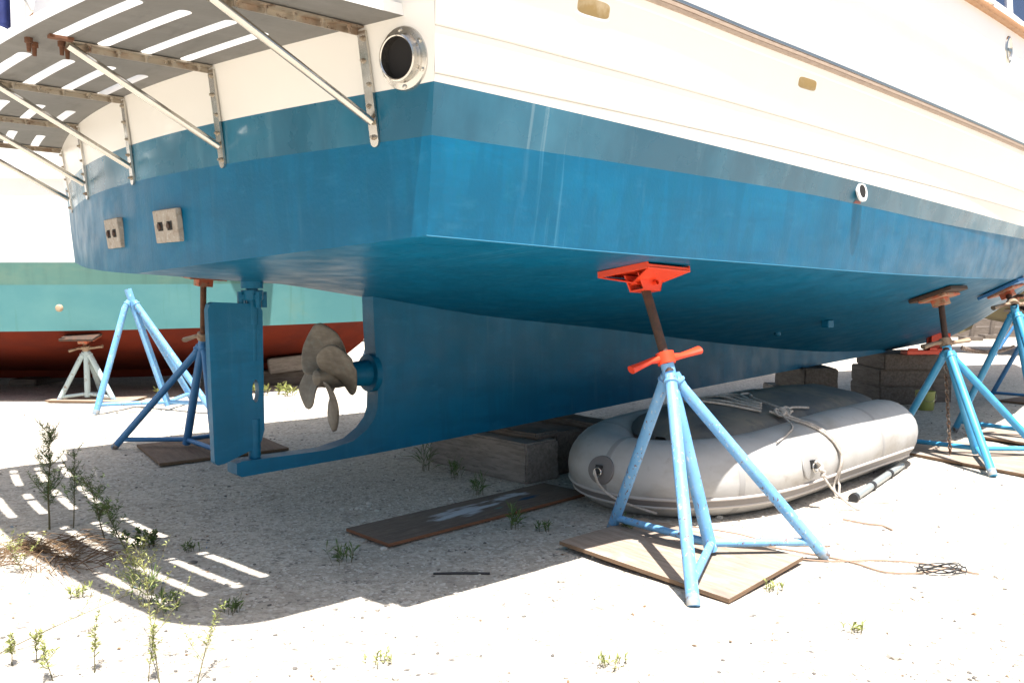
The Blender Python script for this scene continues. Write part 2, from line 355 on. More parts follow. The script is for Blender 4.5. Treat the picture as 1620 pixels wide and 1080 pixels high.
# loose stones
def gravel():
    mb = MB(); rnd = random.Random(3)
    ico = bmesh.new(); bmesh.ops.create_icosphere(ico, subdivisions=1, radius=1)
    iv = [v.co.copy() for v in ico.verts]; fi = [tuple(v.index for v in f.verts) for f in ico.faces]; ico.free()
    n = 0
    while n < 13000:
        y = 2.6 + 8.5 * rnd.random() ** 1.5; x = (rnd.random() * 2 - 1) * (0.62 * y + .4)
        if mnoise.noise(Vector((x * 0.9, y * 0.9, 7))) + rnd.random() * .9 < 0.35: continue
        r = 0.0022 + 0.0075 * rnd.random() ** 4 + (0.014 * rnd.random() if rnd.random() < .012 else 0)
        sx, sy, sz = r * (0.8 + .7 * rnd.random()), r * (0.8 + .7 * rnd.random()), r * (.5 + .4 * rnd.random())
        a = rnd.random() * 6.28; ca, sa = math.cos(a), math.sin(a); z = ground_z(x, y) + sz * .3
        jit = [1 + .3 * (rnd.random() - .5) for _ in iv]
        mb.add([(x + (v.x * sx * ca - v.y * sy * sa) * j, y + (v.x * sx * sa + v.y * sy * ca) * j, z + v.z * sz * j) for v, j in zip(iv, jit)], fi, 0 if rnd.random() < .45 else (1 if rnd.random() < .30 else 2), False)
        n += 1
    for k in range(70):
        if k < 40: y = 3.0 + 5.5 * rnd.random(); x = (rnd.random() * 2 - 1) * (0.58 * y)
        else: cx, cy = ((-.93, 5.55), (-1.35, 4.05), (-1.75, 5.9), (-.2, 5.4))[k % 4]; x = cx + rnd.gauss(0, .10); y = cy + rnd.gauss(0, .10)
        r = .008 + .016 * rnd.random() ** 2; z = ground_z(x, y) + r * .2
        mb.add([(x + v.x * r * (1 + .4 * rnd.random()), y + v.y * r * (1 + .4 * rnd.random()), z + v.z * r * .6) for v in iv], fi, (2, 0, 2, 0)[k % 4], False)
    a = nmat("stone_grey", (0.34, 0.31, 0.27), .9, spec=.2); b = nmat("stone_dark", (0.13, 0.12, 0.11), .9, spec=.2); c = nmat("stone_pale", (0.56, 0.525, 0.47), .9, spec=.2)
    tag(mb.build("gravel", [a, b, c], fix=False, angle=20), kind="stuff")
gravel()

def litter():
    mb = MB(); rnd = random.Random(11)
    for k in range(420):
        y = 2.8 + 7.5 * rnd.random() ** 1.3; x = (rnd.random() * 2 - 1) * (0.6 * y)
        if k % 3 == 0: x = -2.3 + rnd.gauss(0, .45); y = 4.6 + rnd.gauss(0, .45)
        l = .005 + .012 * rnd.random() ** 2; w = l * (.25 + .4 * rnd.random()); a = rnd.random() * 6.28
        d = Vector((math.cos(a), math.sin(a), (rnd.random() - .5) * .4)) * l; n = Vector((-math.sin(a), math.cos(a), (rnd.random() - .5) * .5)) * w
        c = Vector((x, y, ground_z(x, y) + .004)); u = Vector((0, 0, .004 * rnd.random()))
        mb.add([c - d, c + n * .9 + u, c + d, c - n + u, c - d * .4 + n * .8], [(0, 4, 1, 2, 3)], 1 if k % 9 == 0 else 0, False)
    tag(mb.build("leaf_litter", [nmat("dead_leaf", (0.22, 0.135, 0.07), .9, layers=[((.12, .065, .035), 3, I3, .4, .6, .8, 3)]), nmat("paint_flake", (0.03, 0.16, 0.28), .7)], fix=False), kind="stuff")
litter()

# ------------------------------------------------------------------ the blue motor yacht
PHI = R(42.3)
FW = Vector((math.cos(PHI), math.sin(PHI), 0)); SB = Vector((math.sin(PHI), -math.cos(PHI), 0))
K0 = Vector((-1.665, 5.138, 0))
def W(t, s, z=0.0):
    return K0 + FW * t + SB * s + Vector((0, 0, z))
def Lc(t, s, z):
    return Vector((t, -s, z))
yacht = empty("motor_yacht", K0, PHI)
tag(yacht, "large cream motor yacht with blue bottom paint propped up on stands and timber blocks", "yacht")

STEM = [(0.649, 8.57), (0.702, 9.83), (0.751, 10.6), (0.997, 11.165), (1.134, 11.54), (1.266, 11.98), (1.342, 12.34), (1.572, 13.1), (1.86, 13.8), (2.0, 14.0), (2.6, 14.9), (3.4, 15.6)]
def stem_t(z): return smooth_tab(STEM, z)
LV = dict(
    chine=dict(B=2.30, p=2.4, z=[(-.3, 1.614), (.86, 1.574), (2.1, 1.545), (3.5, 1.515), (5.0, 1.504), (6.4, 1.508), (7.5, 1.530), (10, 1.56), (13.1, 1.572)]),
    low=dict(B=2.356, p=2.45, z=[(-.3, 1.982), (1.05, 1.968), (2.4, 1.949), (3.06, 1.926), (4.48, 1.88), (6.48, 1.867), (13.8, 1.865)]),
    up=dict(B=2.391, p=2.45, z=[(-.3, 2.174), (.11, 2.161), (1.96, 2.094), (2.99, 2.057), (4.38, 2.008), (6.3, 1.968), (14, 1.96)]),
    gb=dict(B=2.397, p=2.5, z=[(-.3, 2.203), (.1, 2.196), (1.94, 2.164), (3.02, 2.14), (6, 2.09), (14, 2.07)]),
    ga=dict(B=2.431, p=2.5, z=[(-.3, 2.366), (.07, 2.362), (1.88, 2.32), (4.4, 2.267), (7, 2.235), (14.3, 2.21)]),
    rail=dict(B=2.495, p=2.6, z=[(-.3, 2.668), (.79, 2.648), (1.73, 2.61), (5.65, 2.525), (14.8, 2.50)]),
    bw1=dict(B=2.49, p=2.6, z=[(-.3, 2.87), (1.74, 2.838), (5.65, 2.77), (14.9, 2.74)]),
    bw2=dict(B=2.49, p=2.6, z=[(-.3, 2.99), (2.24, 2.965), (5.63, 2.895), (15, 2.86)]),
    mould=dict(B=2.49, p=2.6, z=[(-.3, 3.12), (2.8, 3.085), (5.6, 3.025), (15.1, 2.99)]),
    cap=dict(B=2.49, p=2.6, z=[(-.3, 3.42), (15.5, 3.41)]),
)
CT = [(1.4, -.202), (1.612, -.21), (1.98, -.226), (2.17, -.238), (2.364, -.262), (2.65, -.31), (3.5, -.43)]
def corner_t(z): return smooth_tab(CT, z)
def hb(lv, t):
    d = LV[lv]; B, p = d['B'], d['p']
    t1 = stem_t(d['z'][-1][1])
    if t < 2.5: return B - .011 * (2.5 - t) ** 2
    return B * max(0.0, 1 - ((t - 2.5) / (t1 - 2.5)) ** p)
def lz(lv, t, dz=0): return smooth_tab(LV[lv]['z'], t) + dz
NST = 64
TAU = [(i / NST) ** 1.25 for i in range(NST + 1)]
def side_row(lv, off=0.0, dz=0.0, sgn=1, tend=None):
    d = LV[lv]; z0 = lz(lv, -.25, dz); t0 = corner_t(z0); t1 = tend if tend else stem_t(d['z'][-1][1])
    row = []
    for u in TAU:
        t = t0 + (t1 - t0) * u
        row.append(Lc(t, sgn * max(0.0, hb(lv, t) + off), lz(lv, t, dz)))
    return row
def hbz_at(z): return smooth_tab([(1.612, 2.215), (1.98, 2.27), (2.17, 2.305), (2.364, 2.345), (2.65, 2.41), (3.4, 2.405)], z)
def transom_t(s, z, hbz, camber=.33): return corner_t(z) - camber * max(0.0, 1 - (s / hbz) ** 2) ** 1.22
NTR = 36
def tr_row(lv, off=0.0, dz=0.0, zfn=None):
    z0 = lz(lv, -.25, dz); t0 = corner_t(z0); h = hb(lv, t0) + off
    row = []
    for i in range(NTR + 1):
        s = -h + 2 * h * i / NTR
        z = zfn(s / h) if zfn else z0
        row.append(Lc(transom_t(s, z, h), s, z))
    return row
ZG = [(-.7, 1.505), (-.26, 1.478), (.05, 1.458), (.27, 1.446), (.66, 1.412), (.95, 1.36), (1.87, 1.217), (3.25, 1.074), (4.9, .884), (6.72, .715), (7.5, .675), (8.57, .649), (9.83, .702), (10.6, .751), (11.165, .997), (11.54, 1.134), (11.98, 1.266), (12.34, 1.342), (13.1, 1.572)]
def zg(t): return lerp_tab(ZG, t) if t > 8 else smooth_tab(ZG, t)
def secF(u): return .72 * u + .28 * u * u
def bottom_z(t, s):
    h = max(hb('chine', t), .02); u = min(1.0, abs(s) / h)
    return zg(t) + (lz('chine', t) - zg(t)) * secF(u)

# bottom paint: panels below the chine, the blue strip up to the boot top and the blue part of the transom
b = MB()
for sg in (1, -1):
    rows = []
    zc0 = lz('chine', -.25); tc0 = corner_t(zc0); hc0 = hb('chine', tc0)
    NU = 22
    for j in range(NU + 1):
        u = j / NU
        s0 = u * hc0; row = []
        zz = zg(-.5) + (zc0 - zg(-.5)) * secF(u)
        t0 = transom_t(s0, zz, hc0) if j < NU else tc0
        for q in TAU:
            t = t0 + (13.1 - t0) * q
            h = hb('chine', t)
            z = zg(t) + (lz('chine', t) - zg(t)) * secF(u)
            if q == 0: z = zz
            row.append(Lc(t, sg * u * h, z))
        rows.append(row)
    b.grid(rows)
    b.grid([side_row('chine', sgn=sg, tend=13.1), side_row('low', -.012, -.12, sgn=sg), side_row('low', sgn=sg)])
zc0 = lz('chine', -.25)
b.grid([tr_row('chine', zfn=lambda u: zg(-.5) + (zc0 - zg(-.5)) * secF(abs(u))), tr_row('low', -.012, -.12), tr_row('low')])
b.build("hull_bottom", M['antifoul'], yacht, angle=28)
b = MB()
b.tube(side_row('chine', -.001, 0, 1, 13.1)[:58], .003, 6)
b.build("chine_edge", nmat("worn_edge_highlight", (0.015, 0.14, 0.24), .6), yacht)  # thin tube paints the pale highlight along the worn chine edge
b = MB()
for sg in (1, -1):
    b.grid([side_row('low', sgn=sg), side_row('up', sgn=sg)])
b.grid([tr_row('low'), tr_row('up')])
b.build("boot_stripe", M['boot'], yacht, angle=28)
b = MB()
for sg in (1, -1):
    b.grid([side_row('up', sgn=sg), side_row('gb', 0, -.004, sg), side_row('gb', -.007, -.001, sg), side_row('gb', .003, .004, sg),
            side_row('ga', -.003, -.004, sg), side_row('ga', -.009, -.001, sg), side_row('ga', .002, .004, sg), side_row('ga', .028, .11, sg), side_row('rail', 0, 0, sg)])
b.grid([tr_row('up'), tr_row('ga'), tr_row('rail')])
b.build("topside", M['cream'], yacht, angle=40)
b = MB()
for sg in (1, -1):
    b.grid([side_row('rail', 0, .0, sg), side_row('bw1', 0, -.004, sg), side_row('bw1', -.008, 0, sg), side_row('bw1', 0, .004, sg), side_row('bw2', 0, -.004, sg), side_row('bw2', -.008, 0, sg), side_row('bw2', 0, .004, sg),
            side_row('mould', 0, -.02, sg), side_row('mould', .03, -.012, sg), side_row('mould', .03, .012, sg), side_row('mould', 0, .02, sg), side_row('cap', 0, -.02, sg)])
b.grid([tr_row('rail'), tr_row('cap', 0, -.02)])
b.build("bulwark", M['white'], yacht, angle=40)
# rubbing rail: cream moulding, wood, steel strip
b = MB()
for sg in (1, -1):
    b.grid([side_row('rail', -.016, -.045, sg), side_row('rail', .001, -.03, sg), side_row('rail', .006, 0.0, sg)], 0)
    b.grid([side_row('rail', .006, 0.0, sg), side_row('rail', .015, .002, sg), side_row('rail', .019, .016, sg), side_row('rail', .013, .018, sg), side_row('rail', .019, .020, sg), side_row('rail', .020, .036, sg), side_row('rail', .012, .04, sg)], 1)
    b.grid([side_row('rail', .012, .04, sg), side_row('rail', .018, .043, sg), side_row('rail', .018, .058, sg), side_row('rail', .008, .068, sg), side_row('rail', -.02, .075, sg)], 2)
b.grid([tr_row('rail', -.01, -.04), [p + Vector((-.075, 0, 0)) for p in tr_row('rail', .03, -.02)], [p + Vector((-.08, 0, 0)) for p in tr_row('rail', .03, .05)], tr_row('rail', -.01, .07)], 1)  # transom run, out of view: overhang added to keep sun off the transom
b.build("rub_rail", [M['cream'], M['railwood'], M['steel']], yacht, angle=30, fix=False)
b = MB()
for sg in (1, -1):
    b.grid([side_row('cap', -.08, -.02, sg), side_row('cap', .045, -.02, sg), side_row('cap', .05, .0, sg), side_row('cap', .045, .028, sg), side_row('cap', -.08, .03, sg)], 0)
b.build("cap_rail", M['teak'], yacht, angle=30, fix=False)
# deck and deckhouse
b = MB()
dk = side_row('cap', -.06, 0); dk2 = side_row('cap', -.06, 0, -1)
b.grid([dk, dk2])
b.build("deck", M['white'], yacht)
b = MB()
ch = lambda t: hb('cap', t) - .10
ts = [1.2 + .4 * i for i in range(24)]
for sg in (1, -1):
    b.grid([[Lc(t, sg * ch(t), 3.405) for t in ts], [Lc(t, sg * (ch(t) - .12), 5.0) for t in ts]])
b.add([Lc(ts[0], ch(ts[0]), 3.405), Lc(ts[0], -ch(ts[0]), 3.405), Lc(ts[0], -ch(ts[0]) + .12, 5.0), Lc(ts[0], ch(ts[0]) - .12, 5.0)], [(0, 1, 2, 3)])
b.add([Lc(ts[-1], ch(ts[-1]), 3.405), Lc(ts[-1], -ch(ts[-1]), 3.405), Lc(ts[-1], -ch(ts[-1]) + .12, 5.0), Lc(ts[-1], ch(ts[-1]) - .12, 5.0)], [(0, 1, 2, 3)])
b.grid([[Lc(t, sg * (ch(t) - .12), 5.0) for t in ts] for sg in (1, -1)])
house = b.build("deckhouse", M['white'], yacht)
def house_pt(t, z, out): return Lc(t, ch(t) - .12 * (z - 3.405) / 1.595 + out, z)
for (ta, tb, za, zb) in ((5.0, 5.45, 3.62, 4.45), (5.55, 6.7, 3.62, 4.45), (5.12, 5.75, 3.47, 3.545)):
    b = MB(); fr = .035
    quad = lambda e, o: [house_pt(ta - e, za - e, o), house_pt(tb + e, za - e, o), house_pt(tb + e, zb + e, o), house_pt(ta - e, zb + e, o)]
    o_ = quad(fr, .03); i_ = quad(0, .03); d_ = quad(0, .012); w_ = quad(fr, -.005)
    b.add(o_ + i_ + d_ + w_, [(k, (k + 1) % 4, 4 + (k + 1) % 4, 4 + k) for k in range(4)] + [(4 + k, 4 + (k + 1) % 4, 8 + (k + 1) % 4, 8 + k) for k in range(4)] + [(12 + k, 12 + (k + 1) % 4, (k + 1) % 4, k) for k in range(4)])
    fo = b.build("window", M['white'], house)
    b = MB(); b.add(quad(.004, .014), [(0, 1, 2, 3)])
    bpane = b.build("window_pane", M['glassdark'], house)
# hawse hole fitting on the bulwark
b = MB(); c0 = Lc(5.16, hb('mould', 5.16) - .004, 3.24)
ring = []
for k in range(28):
    a = 2 * math.pi * k / 28; ring.append((math.cos(a), math.sin(a)))
rows = []
for (e, o) in ((.0, .0), (.012, .016), (.03, .02), (.045, .008), (.05, -.01)):
    rows.append([c0 + Vector(((.05 + .05 - e) * x * .75, -o, (.095 + .05 - e) * y * .75)) for x, y in ring])
b.grid(rows, closed=True)
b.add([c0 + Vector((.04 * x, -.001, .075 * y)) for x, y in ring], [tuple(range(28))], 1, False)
b.box(c0 + Vector((0, -.012, -.005)), (.07, .02, .022))
b.build("hawse_fitting", [M['steel'], M['dark']], yacht)
# freeing ports: flush rim with a flat ochre face in place of the pocket
def recess(t0, t1, z0, z1):
    mb = MB(); n = 8
    zc = (z0 + z1) / 2; hz = (z1 - z0) / 2
    out = []; inn = []
    def sh(t, z):
        za, zm, zr = lz('ga', t), lz('ga', t) + .11, lz('rail', t)
        if z < zm: return hb('ga', t) + .028 * (z - za) / .11
        return hb('ga', t) + .028 + (hb('rail', t) - hb('ga', t) - .028) * (z - zm) / (zr - zm)
    per = []
    for k in range(32):
        a = 2 * math.pi * k / 32; x = math.copysign(abs(math.cos(a)) ** .45, math.cos(a)); y = math.copysign(abs(math.sin(a)) ** .45, math.sin(a))
        per.append((x, y))
    hc = (t1 - t0) / 2; tc = (t0 + t1) / 2
    rows = []
    for e, o in ((1.16, -.001), (1.12, .0025), (1.04, .0025), (1.0, .0012)):
        rows.append([Lc(tc + hc * x * e, sh(tc + hc * x * e, zc + hz * y * e) + o, zc + hz * y * (e + (e - 1) * 1.2)) for x, y in per])
    mb.grid(rows, 0, closed=True)
    mb.add(rows[-1], [tuple(range(32))], 1, False)
    return mb
cream_dark = nmat("ochre_port_face", (0.36, 0.25, 0.10), 0.7, layers=[((0.55, 0.45, 0.30), 9, I3, .45, .65, .8, 5)])
for (ta, tb, za, zb) in ((.40, .585, 2.53, 2.595), (2.05, 2.23, 2.478, 2.534)):
    recess(ta, tb, za, zb).build("freeing_port", [M['cream'], cream_dark], yacht)
# skin fitting in the boot stripe with a rust run
b = MB(); t_ = 2.967; zc_ = 2.004
s_ = hb('up', t_) - .001
b.lathe([(.062, -.01), (.062, .003), (.057, .006), (.044, .006), (.04, .003)], Lc(t_, s_, zc_), (0, -1, .15), 28)
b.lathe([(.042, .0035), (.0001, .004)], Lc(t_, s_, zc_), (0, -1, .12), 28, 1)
b.build("skin_fitting", [M['white'], M['dark']], yacht)
b = MB()
sx_ = lambda dt, z, o: Lc(t_ + dt, hb('low', t_) + (hb('up', t_) - hb('low', t_)) * (z - lz('low', t_)) / (lz('up', t_) - lz('low', t_)) + o, z)
b.add([sx_(-.03, 1.95, .003), sx_(.035, 1.95, .003), sx_(.045, 1.934, .0026), sx_(-.05, 1.932, .0026)], [(0, 1, 2, 3)])
b.build("rust_stain", nmat("rust_run", (0.22, 0.08, 0.075), .7), yacht)

# keel with propeller aperture and shoe
KP = [(.03, .300), (.0, .32), (.0, .385), (.04, .395), (.12, .393), (.35, .392), (.6, .392), (.80, .428), (.90, .49), (.96, .555), (.985, .62), (.990, .73), (.982, .85), (.975, .983), (.962, 1.2), (.955, 1.42)]
top = [(t, zg(t) + .03) for t in (1.4, 1.87, 2.5, 3.25, 4, 4.9, 5.8, 6.72, 7.5, 8.3)]
bot = [(8.5, .646), (4.6, .49), (2.19, .374), (1.04, .326)]
poly = KP + top + bot
b = MB()
b.prism(poly, lambda t, z, h: Lc(t, h, z), -.066, .066)
b.build("keel", M['antifoul'], yacht, angle=30)
# shaft bearing housing
b = MB()
b.lathe([(.0001, .0), (.05, 0), (.062, .01), (.075, .02), (.085, .12), (.088, .16), (.125, .165), (.128, .205), (.1, .21), (.07, .23)], Lc(.785, 0, .856), (1, 0, 0), 28)
for k in range(6):
    a = k * math.pi / 3 + .3
    b.lathe([(.014, -.012), (.014, .0), (.0001, .0)], Lc(.952, .105 * math.cos(a), .856 + .105 * math.sin(a)), (-1, 0, 0), 6)
b.tube([Lc(.79, 0, .93), Lc(.79, 0, .955)], .014, 8)
b.build("shaft_bearing", M['antifoul'], yacht)
# propeller
PC = Vector((.655, 0, .848))
prop_b = MB()
prop_b.lathe([(.0001, -.10), (.025, -.10), (.05, -.085), (.062, -.05), (.072, .0), (.075, .06), (.07, .12), (.04, .125)], PC, (1, 0, 0), 28)
prop_b.tube([PC + Vector((.1, 0, 0)), PC + Vector((.2, 0, 0))], .035, 16)
prop = prop_b.build("propeller", M['bronze'], yacht)
def blade(ang):
    mb = MB(); rows = []; nr, nc = 14, 11
    for i in range(nr + 1):
        r = .055 + .30 * i / nr
        f = (r - .055) / .30
        w = (.10 + .30 * math.sin(math.pi * min(1, f * .93 + .03)) ** .8) * (1 - max(0, f - .8) / .2 * .55) if f < .999 else .06
        beta = math.atan(.52 / (2 * math.pi * r))
        row = []
        for j in range(nc + 1):
            c = (j / nc - .5) * w + .035 * f * f
            th = ang + c * math.cos(beta) / r
            x = c * math.sin(beta) - .02 * f
            camber = .012 * (1 - (2 * j / nc - 1) ** 2)
            row.append(PC + Vector((x - camber, -r * math.sin(th) * 1.0, r * math.cos(th))))
        rows.append(row)
    mb.grid(rows)
    o = mb.build("blade", M['bronze'], prop, fix=False)
    so = o.modifiers.new("solid", 'SOLIDIFY'); so.thickness = .012; so.offset = 0
    bv = o.modifiers.new("sub", 'SUBSURF'); bv.levels = 1; bv.render_levels = 1
    return o
for k in range(4):
    blade(R(-22 + 90 * k))
# rudder
b = MB()
RP = [(-.105, 1.335), (.115, 1.325), (.175, 1.318), (.197, 1.28), (.197, .801)] + [(.145 + .022 * math.cos(a), .80 + .07 * math.sin(a)) for a in [2 * math.pi * (k + .02) / 20 for k in range(20)]] + [(.167, .799), (.197, .799), (.197, .56), (.18, .50), (.155, .462), (.125, .445), (.095, .44), (-.06, .385), (-.10, .382), (-.118, .40), (-.14, 1.29), (-.130, 1.325)]
b.prism(RP, lambda t, z, h: Lc(t, h, z), -.027, .027)
rud = b.build("rudder", M['antifoul'], yacht)
b = MB()
b.tube([Lc(.145, 0, 1.20), Lc(.145, 0, 1.5)], .036, 16)
b.tube([Lc(.145, 0, .98), Lc(.145, 0, 1.2)], .030, 16)
b.lathe([(.0001, -.03), (.06, -.03), (.065, -.02), (.065, .03), (.0001, .03)], Lc(.145, 0, 1.375), (0, 0, 1), 20)
for (dx, dy) in ((.075, 0), (-.075, 0), (0, .075), (0, -.075)):
    b.tube([Lc(.145 + dx, dy, 1.30), Lc(.145 + dx, dy, 1.395)], .018, 6)
    b.box(Lc(.145 + dx * .8, dy * .8, 1.365), (.045, .045, .03))
b.lathe([(.0001, -.02), (.066, -.02), (.066, .07), (.05, .075)], Lc(.145, 0, 1.435), (0, 0, 1), 20)
b.build("rudder_stock", M['antifoul'], rud)
b = MB(); b.tube([Lc(.145, 0, .385), Lc(.145, 0, .63)], .036, 16); b.build("rudder_pintle", M['antifoul'], rud)
# exhaust outlet on transom
def tr_pt(s, z, out=0.0):
    h = hbz_at(z)
    t = transom_t(s, z, h)
    n = Vector((-1, -(-.6 * s / h / h), -.125)).normalized()
    n = Vector((-1, -.6 * s / (h * h), -.125)).normalized()
    return Lc(t, s, z) + n * out, n
b = MB()
p_, n_ = tr_pt(2.178, 2.272)
b.lathe([(.118, -.02), (.118, .006), (.114, .014), (.09, .018), (.086, .028), (.086, .05), (.08, .053), (.076, .05), (.074, -.02)], p_, n_, 40)
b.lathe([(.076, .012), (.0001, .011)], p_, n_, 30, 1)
a_, b_, d_ = frame_from(n_)
for k in range(6):
    q = 2 * math.pi * (k + .5) / 6
    b.lathe([(.009, .012), (.009, .02), (.0001, .021)], p_ + (a_ * math.cos(q) + b_ * math.sin(q)) * .103, n_, 8)
b.build("exhaust_outlet", [M['steel'], M['dark']], yacht)
# anodes on transom
for (s0, z0, w, h_) in ((-.25, 1.725, .24, .165), (.50, 1.727, .26, .165)):
    b = MB()
    p_, n_ = tr_pt(s0, z0, -.03)
    side = Vector((0, 0, 1)).cross(n_).normalized(); up = n_.cross(side)
    rot = Matrix((side, n_, up)).transposed()
    b.box(p_ + n_ * .042, (w, .034, h_), rot)
    an = b.build("zinc_anode", M['zinc'], yacht, bevel=.006)
    for dx in (-.055, .05):
        b = MB()
        b.box(p_ + n_ * .0565 + side * dx, (.055, .008, .045), rot, 0)
        b.lathe([(.017, 0), (.017, .008), (.0001, .009)], p_ + n_ * .0595 + side * (dx - .008), n_, 6, 1)
        b.build("anode_bolt", [M['dark'], M['darkrust']], an)
# small fittings on the bottom
b = MB(); tt, ss = 5.02, 1.10
for _ in range(1):
    zb = bottom_z(tt, ss)
    b.box(Lc(tt, ss, zb - .03), (.10, .07, .07))
b.build("transducer_block", M['antifoul'], yacht, bevel=.01)
b = MB(); b.lathe([(.03, .03), (.03, -.02), (.02, -.03), (.0001, -.03)], Lc(5.0, .62, bottom_z(5.0, .62)), (0, 0, 1), 14)
b.build("water_inlet", M['antifoul'], yacht)

# ---- swim platform (curved plan, slotted)
PCAM = .26
def prow(tc, s): return tc - PCAM * (1 - (s / 2.37) ** 2)
cu = bpy.data.curves.new("platform_outline", 'CURVE'); cu.dimensions = '2D'; cu.fill_mode = 'BOTH'
def spl(pts):
    sp = cu.splines.new('POLY'); sp.points.add(len(pts) - 1)
    for p, (x, y) in zip(sp.points, pts): p.co = (x, y, 0, 1)
    sp.use_cyclic_u = True
SE = 2.205; OUT = -1.085; RC = .36
outl = []
for i in range(41):
    s = -SE + 2 * SE * i / 40; outl.append((transom_t(s, 2.42, hbz_at(2.42)) + .02, -s))
for sg, seq in ((1, range(0, 13)), (-1, range(12, -1, -1))):
    if sg == 1: arc1 = []
    for k in seq:
        a = (math.pi / 2) * k / 12
        s = sg * (SE - RC + RC * math.cos(a)); t = prow(OUT, SE - RC) + RC - RC * math.sin(a) + (prow(OUT, s) - prow(OUT, SE - RC)) * .9
        outl.append((t, -s))
    if sg == 1:
        for i in range(1, 30):
            s = (SE - RC) - 2 * (SE - RC) * i / 30; outl.append((prow(OUT, s), -s))
spl(outl)
for (sa, sb0) in ((1.03, 1.72), (0.0, .70), (-1.09, -.42), (-2.07, -1.40)):
    for tc_ in (-.965, -.79, -.615, -.445):
        hw = .0265; up_ = []; sb_ = sb0 - (.06 if tc_ > -.5 else 0); dn = []; n = 14
        for i in range(n + 1):
            s = sa + hw + (sb_ - sa - 2 * hw) * i / n
            up_.append((prow(tc_, s) + hw, -s)); dn.append((prow(tc_, s) - hw, -s))
        capb = [(prow(tc_, sb_ - hw) + hw * math.cos(a), -(sb_ - hw + hw * math.sin(a))) for a in [math.pi * k / 6 for k in range(1, 6)]]
        capa = [(prow(tc_, sa + hw) - hw * math.cos(a), -(sa + hw - hw * math.sin(a))) for a in [math.pi * k / 6 for k in range(1, 6)]]
        spl(up_ + capb + dn[::-1] + capa)
cu.extrude = .021
cob = bpy.data.objects.new("platform_curve", cu); col.objects.link(cob)
dg = bpy.context.evaluated_depsgraph_get()
pme = bpy.data.meshes.new_from_object(cob.evaluated_get(dg))
bpy.data.objects.remove(cob)
bm = bmesh.new(); bm.from_mesh(pme); bmesh.ops.remove_doubles(bm, verts=bm.verts, dist=1e-5); bmesh.ops.recalc_face_normals(bm, faces=bm.faces); bm.to_mesh(pme); bm.free()
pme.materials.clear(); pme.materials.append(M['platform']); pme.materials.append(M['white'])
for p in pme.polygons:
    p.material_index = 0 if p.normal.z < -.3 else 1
    p.use_smooth = False
plat = bpy.data.objects.new("swim_platform", pme); col.objects.link(plat); plat.parent = yacht; plat.location = (0, 0, 2.441)
# brackets under the platform: parts of the platform
def bracket(s):
    mb = MB(); o = Vector((0, 0, 2.441))
    h24 = hb('ga', -.3)
    def tp(z): return transom_t(s, z, hbz_at(z))
    n = Vector((-1, -.6 * s / (h24 * h24), 0)).normalized()
    side = Vector((0, 0, 1)).cross(n).normalized()
    # vertical plate on the transom, rounded end
    zt, zb = 2.40, 1.985; wd = .022
    pts = [(-wd, zt), (wd, zt), (wd, zb)] + [(wd * math.cos(a), zb - wd * math.sin(a)) for a in [math.pi * k / 6 for k in range(1, 6)]] + [(-wd, zb)]
    mb.prism(pts, lambda x, z, h: Lc(tp(z), s, z) - o + side * x + n * h, .001, .012, 0)
    # angle bar along the platform underside
    L_ = .60
    zp = 2.418
    st = Lc(tp(zp), s, zp) - o
    mb.box(st + Vector((-L_ / 2 - .005, 0, -.006)), (L_, .042, .006), None, 1)
    mb.box(st + Vector((-L_ / 2 - .005, .022, -.0195)), (L_, .006, .021), None, 1)
    # tube from plate foot out to the bar
    lo = Lc(tp(2.06), s, 2.06) - o + n * .02; hi = st + Vector((-.60, 0, -.02))
    d = (hi - lo)
    mb.tube([lo, lo + d * .5, hi], .0165, 14, 0)
    # bolts
    for z in (2.37, 2.29, 2.20, 2.12, 2.0):
        x = .008 if z in (2.37, 2.20) else -.008
        c = Lc(tp(z), s, z) - o + side * (0 if z == 2.0 else x) + n * .012
        mb.lathe([(.011, 0), (.011, .008), (.006, .009), (.006, .018), (.0001, .019)], c, n, 8, 1)
    for k in range(5):
        c = st + Vector((-.06 - .115 * k, -.005, -.006))
        mb.lathe([(.011, 0), (.011, .012), (.006, .013), (.006, .03), (.0001, .031)], c, (0, 0, -1), 8, 1)
    return mb.build("platform_bracket", [M['steel'], M['rustysteel']], plat, angle=30)
for s in (1.99, 1.025, .085, -.89, -1.94):
    bracket(s)
for (x, y) in ((-1.085, .93), (-1.12, .98), (-1.2, .89), (-1.235, .95)):
    p = Vector((x - .02, -y, -.021)); b = MB()
    b.lathe([(.016, 0), (.016, .02), (.010, .022), (.008, .055), (.0001, .056)], p, (0, 0, -1), 8)
    b.build("hanging_bolt", M['rust'], plat)
b = MB()
b.box(Vector((-1.165, -1.06, -.028)), (.09, .035, .012))
b.build("bolt_clip", M['rust'], plat)

